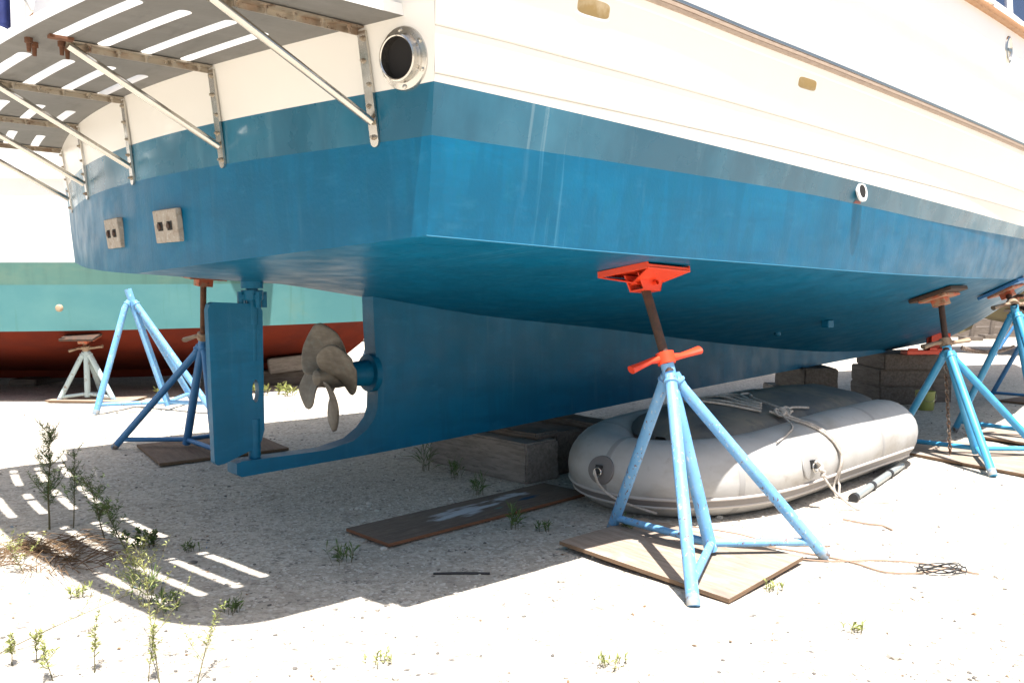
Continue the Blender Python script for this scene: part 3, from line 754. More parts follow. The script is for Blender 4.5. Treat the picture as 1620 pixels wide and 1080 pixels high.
# ------------------------------------------------------------------ boat stands
def arm(mb, c, d, length, drop, r, mi):
    d = Vector(d).normalized()
    pts = [c, c + d * length * .3 + Vector((0, 0, drop * .1)), c + d * length * .65 + Vector((0, 0, drop * .55)), c + d * length + Vector((0, 0, drop))]
    mb.tube(pts, [r * .9, r * .8, r * 1.0, r * 1.15], 10, mi, squash=[(1, 1), (1, .8), (1.25, .7), (1.3, .75)])
def stand(label, base, feet, topv, pad_pt, pad_n, paint, pad_kind, group, post=True, handle_dir=(1, .2, 0), postmat='darkrust', padrot=PHI, r=.028, tri=True, padsize=.34, jointf=.94):
    """base: ground point of the centre pipe; feet: three ground points (world xy); topv: pipe top (world)"""
    base = Vector((*base, 0)); root = empty("boat_stand", base)
    tag(root, label, "boat stand", group)
    topl = Vector(topv) - base
    P = M[paint]
    mb = MB(); mb.tube([Vector((0, 0, .06)), topl], r * 1.12, 14)
    mb.build("centre_pipe", P, root)
    for fx, fy in feet:
        f = Vector((fx, fy, 0)) - base; f.z = .012
        j = topl * jointf
        hd = Vector((f.x - topl.x, f.y - topl.y, 0)).normalized()
        j0 = j + hd * r * .8
        k1 = j + hd * (r * 2.2) + Vector((0, 0, -.07))
        mb = MB(); mb.tube([j0, k1, k1.lerp(f, .5), f], r, 14)
        mb.lathe([(r * .9, -.012), (r * 1.22, -.006), (r * 1.25, .004), (r * .95, .012)], k1.lerp(j0, .55), (k1 - j0), 12)
        mb.lathe([(r * 1.01, 0), (r * 1.03, .002), (r * 1.03, .05), (r * .99, .055)], f, (k1 - f), 14, 1)
        mb.build("leg", [P, M['dirtyfoot']], root)
        mb = MB()
        dirv = (f - Vector((0, 0, .1)))
        e = f + (topl * jointf - f) * .085
        mb.tube([Vector((0, 0, .10)), Vector((0, 0, .10)).lerp(e, .5), e], r * .66, 12)
        mb.build("brace", P, root)
    if not post: return root
    pp = Vector(pad_pt) - base; n = Vector(pad_n).normalized()
    ax = (pp - topl).normalized()
    e_ = pp - n * .09; L__ = (e_ - topl).length; d__ = (e_ - topl).normalized(); mb = MB()
    nn_ = max(4, int(L__ / .007))
    mb.lathe([(r * .8, -.05)] + [(r * (.81 if q % 2 else .77), L__ * q / nn_) for q in range(nn_)] + [(r * .8, L__)], topl, d__, 14)
    mb.build("screw_post", M[postmat], root)
    hm = M['orange'] if pad_kind == 'orange' else M['rustbeige']
    mb = MB()
    c = topl + ax * .022
    mb.lathe([(r * .8, -.03), (r * 1.5, -.03), (r * 1.55, .03), (r * .8, .03)], c, ax, 14)
    hd = Vector(handle_dir).normalized()
    arm(mb, c + hd * r * 1.2, hd, .16, .02, r * .8, 0)
    arm(mb, c - hd * r * 1.2, -hd, .16, -.035, r * .8, 0)
    mb.build("wing_handle", hm, root)
    # pad
    a = Vector((math.cos(padrot), math.sin(padrot), 0)); a = (a - n * a.dot(n)).normalized(); bb = n.cross(a)
    rot = Matrix((a, bb, n)).transposed()
    h = padsize / 2
    if pad_kind == 'orange':
        mb = MB()
        mb.box(pp - n * .012, (padsize, padsize, .012), rot)
        # folded lower wing and its lips
        q = [pp - n * .02 + a * h * 1.0 + bb * (-h), pp - n * .02 + a * (-h) + bb * (-h), pp - n * .075 + a * (-h * .5) + bb * (h * .15), pp - n * .075 + a * (h * .55) + bb * (h * .15)]
        q2 = [p - n * .008 for p in q]
        mb.add(q + q2, [(0, 1, 2, 3), (7, 6, 5, 4)] + [(i, 4 + i, 4 + (i + 1) % 4, (i + 1) % 4) for i in range(4)], 0, False)
        q = [pp - n * .02 + a * h * 1.0 + bb * h, pp - n * .02 + a * (-h) + bb * h, pp - n * .075 + a * (-h * .5) + bb * (-h * .1), pp - n * .075 + a * (h * .55) + bb * (-h * .1)]
        q2 = [p - n * .008 for p in q]
        mb.add(q + q2, [(0, 1, 2, 3), (7, 6, 5, 4)] + [(i, 4 + i, 4 + (i + 1) % 4, (i + 1) % 4) for i in range(4)], 0, False)
        for sx in (-1, 1):
            mb.box(pp + a * (sx * h) - n * .012, (.008, padsize, .034), rot)
        pd = mb.build("pad", M['orange'], root, bevel=.002)
        mb = MB()
        # tapered channel under the pad
        w0, w1, d0 = .105, .065, .05
        pr = [(-w0, -.03), (w0, -.03), (w1, -.115), (-w1, -.115)]
        for sy in (-1, 1):
            mb.prism(pr, lambda x, z, hh: pp + a * x + n * z + bb * hh, sy * d0, sy * (d0 - .008))
        mb.box(pp - n * .111, (w1 * 2, d0 * 2, .008), rot)
        mb.lathe([(.012, -.07), (.012, .07)], pp - n * .075 + a * .02, bb, 10)
        mb.build("pad_bracket", M['orange'], pd, bevel=.0015)
    else:
        mb = MB(); mb.box(pp - n * .017, (padsize, padsize, .032), rot)
        pd = mb.build("pad", M['darkrust'] if pad_kind == 'wood' else M['standdeep'], root, bevel=.006)
        mb = MB(); mb.box(pp - n * .046, (padsize * .9, padsize * .62, .022), rot)
        mb.box(pp - n * .085, (.12, .11, .06), rot)
        mb.build("pad_bracket", M['rustorange'], pd, bevel=.004)
    return root

GRP = "boat stands propping up the blue yacht"
def hull_n(t, s):
    e = .05
    dz_s = (bottom_z(t, s + e) - bottom_z(t, s - e)) / (2 * e); dz_t = (bottom_z(t + e, s) - bottom_z(t - e, s)) / (2 * e)
    n = Vector((0, 0, 1)) - SB * dz_s - FW * dz_t
    return n.normalized()
def pad_at(t, s):
    return W(t, s, bottom_z(t, s) - .006), hull_n(t, s)
FT = [(-.23, -.67), (-.45, .58), (.61, .05)]
p1, n1 = pad_at(1.38, 1.985)
stand("chipped light blue stand with orange pad and handle in front of the grey dinghy", (1.03, 4.44), [(1.03 + x, 4.44 + y) for x, y in FT], (.79, 4.44, 1.035), p1, n1, 'standblue', 'orange', GRP, handle_dir=(1, .35, .1), r=.031)
p2, n2 = pad_at(5.35, 1.90)
stand("bright blue stand with worn wooden pad and hanging chain beyond the end of the dinghy", (3.85, 7.16), [(3.85 + x, 7.16 + y) for x, y in FT], (3.57, 7.16, .955), p2, n2, 'standbright', 'wood', GRP, handle_dir=(1, .1, 0), r=.031, padsize=.36)
p3, n3 = pad_at(7.0, 1.86)
stand("bright blue stand under the chine near the bow at the photo's right edge", (4.87, 8.0), [(4.87 + x * 1.05, 8.0 + y * 1.05) for x, y in FT], (4.60, 8.0, 1.27), p3, n3, 'standbright', 'blue', GRP, handle_dir=(1, .1, 0), r=.031, padsize=.40)
p4, n4 = pad_at(10.4, .55)
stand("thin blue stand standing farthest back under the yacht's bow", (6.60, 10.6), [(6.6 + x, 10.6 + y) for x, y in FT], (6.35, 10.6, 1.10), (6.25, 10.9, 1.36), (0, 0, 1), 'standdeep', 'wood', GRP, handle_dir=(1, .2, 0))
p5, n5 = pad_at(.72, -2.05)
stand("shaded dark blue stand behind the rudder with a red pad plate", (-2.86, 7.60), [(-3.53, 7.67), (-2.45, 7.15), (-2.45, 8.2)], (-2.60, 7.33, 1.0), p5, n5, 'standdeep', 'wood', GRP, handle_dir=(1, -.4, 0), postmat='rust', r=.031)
stand("tall pale blue stand without a post standing free in the sun", (-4.03, 10.17), [(-4.69, 9.76), (-3.41, 9.9), (-4.0, 10.9)], (-4.42, 10.05, 1.42), None, None, 'standblue', 'none', "boat stands in the yard", post=False, r=.036, jointf=.90)
stand("short grey stand with rusty wooden pad under the teal and red boat", (-5.38, 11.0), [(-5.72, 10.95), (-5.02, 10.95), (-5.38, 11.4)], (-5.38, 11.0, .66), (-5.38, 10.93, .86), (0, -.25, 1), 'standgrey', 'wood', "boat stands in the yard", postmat='rust', r=.032, padrot=0, padsize=.42)
stand("light blue stand seen between the propeller and the keel", (-2.05, 13.4), [(-2.36, 13.15), (-1.75, 13.3), (-2.05, 13.95)], (-2.2, 13.4, .62), (-2.3, 13.3, .84), (0, 0, 1), 'standblue', 'wood', "boat stands in the yard", r=.03, padrot=0, padsize=.3)

# ------------------------------------------------------------------ boards and timbers
def board(label, corners, thick, mats, z0=.012, tilt=(0, 0, 0, 0), name="plywood_board", group=None):
    c = sum((Vector((*p, 0)) for p in corners), Vector()) / 4
    root_dir = Vector((*corners[1], 0)) - Vector((*corners[0], 0))
    a = math.atan2(root_dir.y, root_dir.x)
    inv = Matrix.Rotation(-a, 3, 'Z')
    loc = [inv @ (Vector((*p, 0)) - c) for p in corners]
    mb = MB()
    n1_ = 10
    def P(u, v, top):
        p = loc[0].lerp(loc[1], u).lerp(loc[3].lerp(loc[2], u), v)
        t_ = (tilt[0] * (1 - u) + tilt[1] * u) * (1 - v) + (tilt[3] * (1 - u) + tilt[2] * u) * v
        return Vector((p.x, p.y, z0 + t_ + (thick if top else 0)))
    mb.grid([[P(i / n1_, j / 4, True) for i in range(n1_ + 1)] for j in range(5)], 0)
    mb.grid([[P(i / n1_, j / 4, False) for i in range(n1_ + 1)] for j in range(5)], 1, flip=True)
    per = [(i / n1_, 0) for i in range(n1_)] + [(1, j / 4) for j in range(4)] + [(1 - i / n1_, 1) for i in range(n1_)] + [(0, 1 - j / 4) for j in range(4)]
    mb.grid([[P(u, v, False) for u, v in per], [P(u, v, True) for u, v in per]], 1, closed=True)
    o = mb.build(name, mats, None, angle=30)
    o.location = c; o.rotation_euler = (0, 0, a)
    return tag(o, label, "plywood board", group)
BG = "plywood boards laid on the gravel"
def paint_board():
    m = wood("grey_stained_plywood", (0.17, 0.125, 0.095), (0.125, 0.09, 0.07), (0.26, 0.215, 0.18), (1, 9, 9))
    nt = m.node_tree; N = nt.nodes; L = nt.links; p = N["Principled BSDF"]
    src = p.inputs["Base Color"].links[0].from_socket
    tc = N.new("ShaderNodeTexCoord")
    for (cc, loc, rad, sc, amt) in (((0.50, 0.52, 0.55), (-.05, .02, 0), (.42, .11), 9, .9), ((0.48, .5, .53), (.33, .10, 0), (.26, .07), 12, .9), ((0.015, 0.06, 0.12), (.40, -.02, 0), (.26, .055), 10, .95), ((.1, .25, .23), (.12, -.08, 0), (.09, .03), 14, .7)):
        mp = N.new("ShaderNodeMapping"); mp.inputs["Location"].default_value = (-loc[0] / rad[0], -loc[1] / rad[1], 0); mp.inputs["Scale"].default_value = (1 / rad[0], 1 / rad[1], 0)
        L.new(tc.outputs["Object"], mp.inputs[0])
        ln = N.new("ShaderNodeVectorMath"); ln.operation = 'LENGTH'; L.new(mp.outputs[0], ln.inputs[0])
        nz = N.new("ShaderNodeTexNoise"); nz.inputs["Scale"].default_value = sc; nz.inputs["Detail"].default_value = 7
        mp2 = N.new("ShaderNodeMapping"); mp2.inputs["Scale"].default_value = (.45, 2.2, 1); L.new(tc.outputs["Object"], mp2.inputs[0]); L.new(mp2.outputs[0], nz.inputs["Vector"])
        ad = N.new("ShaderNodeMath"); ad.operation = 'MULTIPLY_ADD'; L.new(nz.outputs[0], ad.inputs[0]); ad.inputs[1].default_value = 2.4; L.new(ln.outputs["Value"], ad.inputs[2])
        mr = N.new("ShaderNodeMapRange"); mr.inputs[1].default_value = 1.95; mr.inputs[2].default_value = 1.6; mr.inputs[3].default_value = 0; mr.inputs[4].default_value = amt
        L.new(ad.outputs[0], mr.inputs[0])
        mx = N.new("ShaderNodeMix"); mx.data_type = 'RGBA'; L.new(mr.outputs[0], mx.inputs[0]); L.new(src, mx.inputs[6]); mx.inputs[7].default_value = (*cc, 1)
        src = mx.outputs[2]
    L.new(src, p.inputs["Base Color"])
    return m
ochre_edge = wood("orange_brown_ply_edge", (0.235, 0.105, 0.055), (0.15, 0.07, 0.04), (0.1, 0.055, 0.04), (1, 1, 40))
board("long paint-stained plywood strip lying in the shade beneath the keel", [(-.67, 4.67), (.52, 5.87), (.23, 6.18), (-.96, 4.98)], .018, [paint_board(), ochre_edge], group=BG)
board("sunlit sheet of plywood beneath the front stand with orange pad", [(.255, 4.624), (.964, 3.80), (1.50, 4.42), (.78, 5.16)], .02, [M['ply'], M['plyedge']], z0=.016, tilt=(.022, .0, .0, .008), group=BG)
board("brown plywood square beneath the shaded stand behind the rudder", [(-3.35, 7.72), (-2.80, 6.86), (-1.95, 7.55), (-2.5, 8.35)], .022, [M['plydark'], M['plyedge']], group=BG)
board("tan plywood sheet beneath the bright blue stand with hanging chain", [(3.25, 7.55), (3.87, 6.40), (4.62, 6.95), (4.0, 8.0)], .02, [M['ply'], M['plyedge']], group=BG)
board("tan plywood sheet at right edge, partly hidden behind the blue stand with chain", [(4.35, 8.3), (4.85, 7.45), (5.7, 8.0), (5.2, 8.9)], .02, [M['ply'], M['plyedge']], group=BG)
board("rusty-edged board beneath the short grey stand", [(-5.85, 10.86), (-4.75, 10.76), (-4.75, 11.3), (-5.85, 11.3)], .02, [M['ply'], M['plyedge']], group=BG)
board("weathered board far right beneath the stand at the bow", [(6.1, 10.9), (6.7, 10.1), (7.4, 10.6), (6.8, 11.4)], .02, [M['plydark'], M['plyedge']], group=BG)

def timber(label, c, size, rz, mat='timber', tilt=0, group="timber blocks under the blue yacht"):
    bm_ = bmesh.new(); bmesh.ops.create_cube(bm_, size=1)
    for v in bm_.verts: v.co = Vector((v.co.x * size[0], v.co.y * size[1], v.co.z * size[2] + size[2] / 2))
    bmesh.ops.bevel(bm_, geom=bm_.edges[:], offset=.014, segments=2, affect='EDGES')
    bmesh.ops.subdivide_edges(bm_, edges=[e for e in bm_.edges if e.calc_length() > .12], cuts=9, use_grid_fill=True)
    sd_ = hash(label) % 97 if False else len(label) * 1.7
    for v in bm_.verts:
        q = v.co; v.co = q + Vector((mnoise.noise(Vector((q.y * 9, q.z * 14, sd_))) * .010, mnoise.noise(Vector((q.x * 5, q.z * 16, sd_ + 5))) * .008, mnoise.noise(Vector((q.x * 5, q.y * 12, sd_ + 9))) * .006 * (q.z > .03)))
    me_ = bpy.data.meshes.new("timber_block"); bm_.to_mesh(me_); bm_.free(); me_.materials.append(M[mat])
    for p in me_.polygons: p.use_smooth = True
    me_.set_sharp_from_angle(angle=R(40))
    o = bpy.data.objects.new("timber_block", me_); col.objects.link(o)
    o.location = c; o.rotation_euler = (0, tilt, rz)
    return tag(o, label, "timber block", group)
AT = PHI + math.pi / 2   # athwartships
def tb(label, t, s, z, size, mat='timber', rz=AT, **k):
    p = W(t, s); return timber(label, (p.x, p.y, z), size, rz, mat, **k)
# near crib: timbers lie athwartships, long axis = x
tb("big pale grey timber with cracked end grain under the keel beside the long board", 2.20, -.19, 0.0, (1.16, .34, .30), 'timber')
tb("dark timber tucked behind the big pale timber under the keel", 2.64, -.30, 0.0, (1.2, .42, .33), 'timberdark')
tb("thin dark plank wedged between the pale timber and the keel", 2.30, -.1, .302, (.85, .26, .045), 'timberdark', rz=AT + .06)
tb("brown plank on edge under the keel close to the dinghy's bow", 2.86, .02, .332, (.8, .25, .05), 'timberdark', rz=AT - .05)
tb("lower pale grey beam of the middle stack behind the dinghy", 6.75, -.15, 0.0, (1.6, .36, .29), 'timber', rz=AT - .75)
tb("upper dark beam of the middle stack behind the dinghy", 6.84, -.12, .292, (1.1, .36, .28), 'timberdark', rz=AT - .75)
tb("bottom dark timber of the tall crib under the bow behind the yellow bucket", 8.9, -.05, 0.0, (.96, .7, .22), 'timberdark', rz=AT - .75)
tb("middle dark timber of the tall crib under the bow", 8.9, -.05, .222, (.93, .7, .21), 'timberdark', rz=AT - .75)
tb("topmost dark timber of the tall crib under the bow", 8.88, .0, .434, (.9, .66, .19), 'timberdark', rz=AT - .75)
# orange steel pieces lying on the bow crib
mb = MB()
mb.box((0, 0, .11), (.28, .03, .22)); mb.box((0, -.06, .015), (.28, .13, .03)); mb.box((-.1, -.04, .1), (.02, .10, .16)); mb.box((.1, -.04, .1), (.02, .10, .16))
o = mb.build("steel_bracket", M['orange'], None, bevel=.006); o.location = (5.36, 10.95, .60); o.rotation_euler = (0, 0, -.15)
mb = MB(); mb.box((0, 0, .325), (.30, .26, .65)); 
o2 = mb.build("timber_block", M['timberdark'], None, bevel=.01); o2.location = (5.36, 11.02, 0); o2.rotation_euler = (0, 0, .2)
o.location.z = .652
tag(o2, "upright dark post block at the right of the bow crib carrying an orange bracket", "timber block", "timber blocks under the blue yacht")
tag(o, "upright orange steel bracket behind the handle of the chain stand", "bracket", "orange brackets by the bow crib")
mb = MB()
mb.box((0, 0, .028), (.42, .16, .05)); mb.box((.13, 0, .07), (.10, .14, .035)); mb.box((-.12, -.05, .065), (.12, .03, .03))
o = mb.build("steel_bracket", M['orange'], None, bevel=.006); o.location = (4.98, 10.62, .626); o.rotation_euler = (0, 0, .1)
tag(o, "flat red-orange steel shoe lying on top of the bow crib under the keel", "bracket", "orange brackets by the bow crib")

# ------------------------------------------------------------------ bucket
bk = empty("bucket", (4.88, 10.25, .0)); tag(bk, "yellow-green plastic bucket standing by the dark bow crib", "bucket")
mb = MB(); mb.lathe([(.0001, 0), (.092, 0), (.098, .01), (.108, .205), (.112, .206), (.112, .222), (.104, .222), (.094, .02), (.0001, .016)], (0, 0, 0), (0, 0, 1), 28)
mb.build("body", M['bucket'], bk)
mb = MB(); mb.tube([(.112 * math.cos(a), .112 * math.sin(a) - .0, .205 - .10 * math.sin(a) if False else .205) for a in [math.pi * k / 12 for k in range(13)]], .004, 6)
mb.tube([(.113 * math.cos(a), -.02 - .11 * math.sin(a), .20 - .09 * math.sin(a)) for a in [math.pi * k / 12 for k in range(13)]], .003, 6)
mb.build("handle", M['steel'], bk)

# ------------------------------------------------------------------ dinghy (upturned inflatable)
DU = Vector((.70, .714, 0)).normalized(); DV = Vector((DU.y, -DU.x, 0))
dang = math.atan2(DU.y, DU.x)
DO = DU * 4.44 + DV * -3.31
dinghy = empty("inflatable_dinghy", DO, dang)
tag(dinghy, "upturned grey inflatable dinghy lying on the gravel under the yacht's starboard side", "dinghy")
RT = .265
def D(u, v, z): return Vector((u, -v, z))      # v positive = camera side
def path(off=0.0, z=RT, n=26, tail=0.0, umax=2.62):
    A, B_, e = .85, .55, 2.1
    pts = []
    us = [umax + tail - (umax + tail - A) * i / 12 for i in range(12)]
    for u in us: pts.append((u, B_, 0))
    for i in range(n + 1):
        a = math.pi / 2 - math.pi * i / n
        x = A - A * abs(math.cos(a)) ** (2 / e); y = B_ * math.copysign(abs(math.sin(a)) ** (2 / e), math.sin(a))
        pts.append((x, y, 0))
    for u in us[::-1]: pts.append((u, -B_, 0))
    return pts
def tr_(u): return .885 + .115 * min(1.0, max(0.0, u / 1.7))
def tuberad(p): return tr_(p.x)
pp_ = path()
def sweep(angle, r, off=0.0):
    out = []
    P_ = [Vector(p) for p in pp_]
    for i, p in enumerate(P_):
        d = (P_[min(i + 1, len(P_) - 1)] - P_[max(i - 1, 0)]).normalized()
        nrm = Vector((-d.y, d.x, 0))   # left of travel
        cen = Vector((1.4, 0, 0))
        if nrm.dot(p - cen) < 0: nrm = -nrm
        if p.x > .9: nrm = Vector((0, math.copysign(1, p.y), 0))
        rr = RT * tuberad(p) + off
        q = p + nrm * (rr * math.cos(angle))
        out.append(D(q.x, q.y, RT * tuberad(p) + rr * math.sin(angle)))
    return out
mb = MB(); nseg = 26
rows = []
cols = [sweep(2 * math.pi * k / nseg, 0) for k in range(nseg)]
for i in range(len(pp_)): rows.append([cols[k][i] for k in range(nseg)])
rows_t = rows
# tail cones
def cone(endrow, uend, sgn):
    rs = [(0, 1.0), (.10, .95), (.22, .80), (.31, .55), (.35, .25), (.36, .02)]
    out = []
    c = sum(endrow, Vector()) / len(endrow)
    for du, f in rs[1:]:
        out.append([c + (p - c) * f + Vector((du, 0, 0)) for p in endrow])
    return out
c1 = cone(rows[0], 0, 1); c2 = cone(rows[-1], 0, 1)
mb.grid(c1[::-1] + rows + c2, closed=True)
mb.build("air_tube", M['rubber'], dinghy)
mb = MB()
for ang in (-.36, -.62):
    for lst in (sweep(ang, 0, .004),):
        mb.tube(lst, .010, 8, 1)
bandrows = [sweep(-.38 - .22 * k / 4, 0, .006) for k in range(5)]
mb.grid(bandrows, 0)
mb.build("rubbing_strake", [M['strake'], M['strakelight']], dinghy)
mb = MB(); nu, nv = 26, 17
rows = []
for i in range(nu + 1):
    u = .34 + (2.62 - .34) * i / nu
    f = min(1.0, (u - .34) / .62); wv = .47 * (1 - (1 - f) ** 2.4) ** .6 + .05
    row = []
    for j in range(nv + 1):
        w = 2 * j / nv - 1
        z = 2 * RT * tr_(u) + .004 - .05 * abs(w) ** 10 - .05 * (1 - f) ** 6 + .13 * (1 - abs(w)) ** .8 * (1 - (1 - f) ** 2) * (1 - .35 * i / nu)
        z += .006 * mnoise.noise(Vector((u * 5, w * 4, 2)))
        row.append(D(u, w * wv, z))
    rows.append(row)
mb.grid(rows)
mb.build("bottom_fabric", M['rubberdark'], dinghy)
for iu in (4, 9, 17, 25, 33, 42):
    mb = MB()
    r2 = [rows_t[iu][k].lerp(rows_t[iu + 1][k], .0) for k in range(nseg)]
    cc = sum(r2, Vector()) / nseg; dd = (sum(rows_t[iu + 1], Vector()) / nseg - cc).normalized() * .03
    ra = [cc + (p - cc) * 1.003 for p in r2]; rb = [p + dd for p in [cc + (q - cc) * 1.010 for q in r2]]; rc = [p + dd * 1.4 for p in [cc + (q - cc) * 1.003 for q in r2]]
    mb.grid([ra, [p + dd * .05 for p in [cc + (q - cc) * 1.010 for q in r2]], rb, rc], closed=True)
    mb.build("seam_tape", M['seam'], dinghy)
mb = MB(); mb.box(D(2.60, 0, .34), (.03, .84, .20)); mb.build("transom_board", M['timberdark'], dinghy)
def ring_patch(pos, n, pm='strake'):
    """pos(a, b): point on the tube skin for patch coordinates; n: outward normal at its middle"""
    mb = MB()
    c = pos(0, 0, 0); n = Vector(n).normalized(); a_, b_, d_ = frame_from(n)
    rows = [[pos(rr * math.cos(t), rr * math.sin(t), o) for t in [2 * math.pi * k / 28 for k in range(28)]] for rr, o in ((.0005, .009), (.035, .009), (.07, .009), (.098, .008), (.104, .001))]
    mb.grid(rows, 0, closed=True)
    mb.box(c + n * .018, (.04, .03, .055), Matrix((a_, n, b_)).transposed(), 1)
    mb.tube([c + n * .03 + a_ * (.028 * math.cos(t)) + b_ * (.03 * math.sin(t) - .02) for t in [2 * math.pi * k / 16 for k in range(17)]], .005, 6, 2)
    mb.build("ring_patch", [M[pm], M['black'], M['steel']], dinghy)
ang_ = .16
ring_patch(lambda a, b_, o: D(.86 + a, .55 + (RT * tr_(.86 + a) + o) * math.cos(ang_ + b_ / RT), RT * tr_(.86 + a) + (RT * tr_(.86 + a) + o) * math.sin(ang_ + b_ / RT)), (0, -math.cos(ang_), math.sin(ang_)), 'seam')
ring_patch(lambda a, b_, o: D(-(RT * tr_(0) + o) * math.cos(.25 + b_ / RT) + .35 * (a - .05) ** 2, a - .05, RT * tr_(0) + (RT * tr_(0) + o) * math.sin(.25 + b_ / RT)), (-math.cos(.25), 0, math.sin(.25)))

# ropes
def rope(label, pts, r, mat, cat="rope", n=7, name="rope", sub=6, group=None):
    P_ = [Vector(p) for p in pts]; out = []
    for i in range(len(P_) - 1):
        p0 = P_[max(i - 1, 0)]; p1 = P_[i]; p2 = P_[i + 1]; p3 = P_[min(i + 2, len(P_) - 1)]
        for k in range(sub):
            t = k / sub
            out.append(.5 * ((2 * p1) + (p2 - p0) * t + (2 * p0 - 5 * p1 + 4 * p2 - p3) * t * t + (3 * p1 - p0 - 3 * p2 + p3) * t ** 3))
    out.append(P_[-1])
    mb = MB(); mb.tube(out, r, n)
    o = mb.build(name, mat, None, fix=False)
    return tag(o, label, cat, group)
dm = Matrix.Translation(DO) @ Matrix.Rotation(dang, 4, 'Z')
def DW(u, v, z): return dm @ D(u, v, z)
def over(u, a, off=.012): return DW(u, .55 + (RT * tr_(u) + off) * math.cos(a), RT * tr_(u) + (RT * tr_(u) + off) * math.sin(a))
zt = 2 * RT + .012
def fz(u, v, h=0.0):
    f = min(1.0, max(0.0, (u - .34) / .62)); w = min(1, abs(v) / .52)
    return DW(u, v, 2 * RT * tr_(u) + .01 + .13 * (1 - w) ** .8 * (1 - (1 - f) ** 2) * (1 - .35 * (u - .34) / 2.28) + h)
RG = "ropes tied over the dinghy"
rope("pale rope draped down the dinghy's side to the gravel with a frayed end", [fz(1.06, .40, .02), fz(1.10, .55, .008), over(1.12, 1.2), over(1.18, .8), over(1.24, .4), over(1.27, .0, .02), over(1.28, -.5, .02), DW(1.27, .81, .09), DW(1.24, .83, .02), DW(1.22, .92, .012), DW(1.28, 1.03, .01), DW(1.38, 1.13, .01)], .0085, M['rope'], group=RG)
rope("second strand of pale rope hanging straight down beside the draped rope", [fz(1.08, .42, .03), fz(1.13, .57, .010), over(1.15, 1.15, .016), over(1.21, .75, .016), over(1.265, .3, .018), over(1.24, -.1, .024), over(1.235, -.6, .03), DW(1.21, .82, .02)], .0085, M['rope'], group=RG)
loops = []
rnd = random.Random(5)
for k in range(4):
    u0 = 1.02 + .035 * k; v0 = .36 - .02 * k
    loops += [fz(u0, v0, .012 + .008 * k), fz(u0 - .10 + .05 * k, v0 - .2, .01), fz(u0 - .20 + .09 * k, v0 - .38 + .10 * k, .01), fz(u0 - .16 + .10 * k, v0 - .60 + .12 * k, .012), fz(u0 - .02 + .09 * k, v0 - .58 + .11 * k, .012), fz(u0 + .06 + .06 * k, v0 - .36 + .05 * k, .01), fz(u0 + .05 + .04 * k, v0 - .16, .014)]
rope("loose bundle of grey rope loops lying on top of the dinghy", loops + [fz(1.2, .42, .03), fz(1.38, .42, .015), fz(1.52, .46, .008)], .0085, M['rope'], group=RG, name="rope_coil")
kn = []
for k in range(40):
    a = k * .8; kn.append(fz(1.08 + .0035 * k + .03 * math.cos(a), .46 + .035 * math.sin(a), .028 + .012 * math.sin(a * 1.7)))
rope("thick knotted rope bunch at the dinghy's near top edge", kn, .009, M['rope'], group=RG, sub=3, name="rope_knot")
rope("thin line running from the knot along the dinghy's near tube", [fz(1.08, .46, .03), over(.98, 1.35, .008), over(.80, 1.1, .008), over(.6, .95, .007)], .006, M['rope'], group=RG)
rope("white lanyard from the side ring down to the gravel behind the front stand's leg", [DW(.86, .85, .29), DW(.88, .89, .20), DW(.92, .94, .12), DW(1.0, 1.04, .02), DW(1.08, 1.15, .012)], .008, M['rope'], group=RG)
rope("knotted white rope tail hanging from the side ring patch", [DW(.84, .845, .32), DW(.87, .865, .285), DW(.85, .87, .265), DW(.89, .875, .245), DW(.865, .875, .23), DW(.90, .88, .21)], .014, M['rope'], group=RG)
rope("pale cord hanging from the ring at the dinghy's bow", [DW(-.29, -.05, .30), DW(-.285, -.02, .22), DW(-.26, .06, .15), DW(-.20, .18, .10), DW(-.12, .30, .06)], .008, M['rope'], group=RG)
def gp(x, y, z=.008): return Vector((x, y, ground_z(x, y) + z))
CG = "brown cords lying on the sunlit gravel"
rope("long brown cord curving to the right across the sunlit gravel", [gp(1.35, 4.75), gp(1.55, 4.62), gp(1.75, 4.45), gp(1.86, 4.28), gp(2.03, 4.25), gp(2.2, 4.32)], .0045, M['oldrope'], "cord", name="cord", group=CG)
rope("straight brown cord reaching the tangle of wire", [gp(1.3, 4.6), gp(1.6, 4.46), gp(1.9, 4.46), gp(2.1, 4.4), gp(2.3, 4.22)], .004, M['oldrope'], "cord", name="cord", group=CG)
rope("thin cord on the plywood edge behind the front stand", [Vector((1.0, 4.98, .045)), Vector((1.25, 4.82, .045)), gp(1.5, 4.75), gp(1.75, 4.72)], .004, M['oldrope'], "cord", name="cord", group=CG)
rope("short frayed brown cord end beside the hanging rope", [gp(2.02, 5.25), gp(2.12, 5.16), gp(2.2, 5.12), gp(2.22, 5.02)], .005, M['oldrope'], "cord", name="cord", group=CG)
wt = []
for k in range(46):
    a = k * .55; wt.append(gp(2.13 + .11 * math.cos(a) * (1 + .2 * math.sin(k)), 4.27 + .05 * math.sin(a + .3 * math.sin(k * .7)), .01 + .012 * (1 + math.sin(k * 1.3))))
rope("small tangle of dark wire on the sunlit gravel at right", wt, .003, M['black'], "wire", name="wire_tangle", sub=3, n=5)
# grey tube beside the dinghy
oar = empty("pump_tube", (2.63, 6.20, 0)); tag(oar, "grey tube with black collars lying tucked under the dinghy's lower edge", "tube")
od = Vector((.9, 1.22, 0)).normalized()
mb = MB(); mb.tube([od * -.62 + Vector((0, 0, .034)), od * .72 + Vector((0, 0, .034))], .026, 14); mb.build("shaft", M['alu'], oar)
for k in (-.64, -.2, .30):
    mb = MB(); mb.tube([od * k + Vector((0, 0, .034)), od * (k + .05) + Vector((0, 0, .034))], .032, 14); mb.build("collar", M['black'], oar)
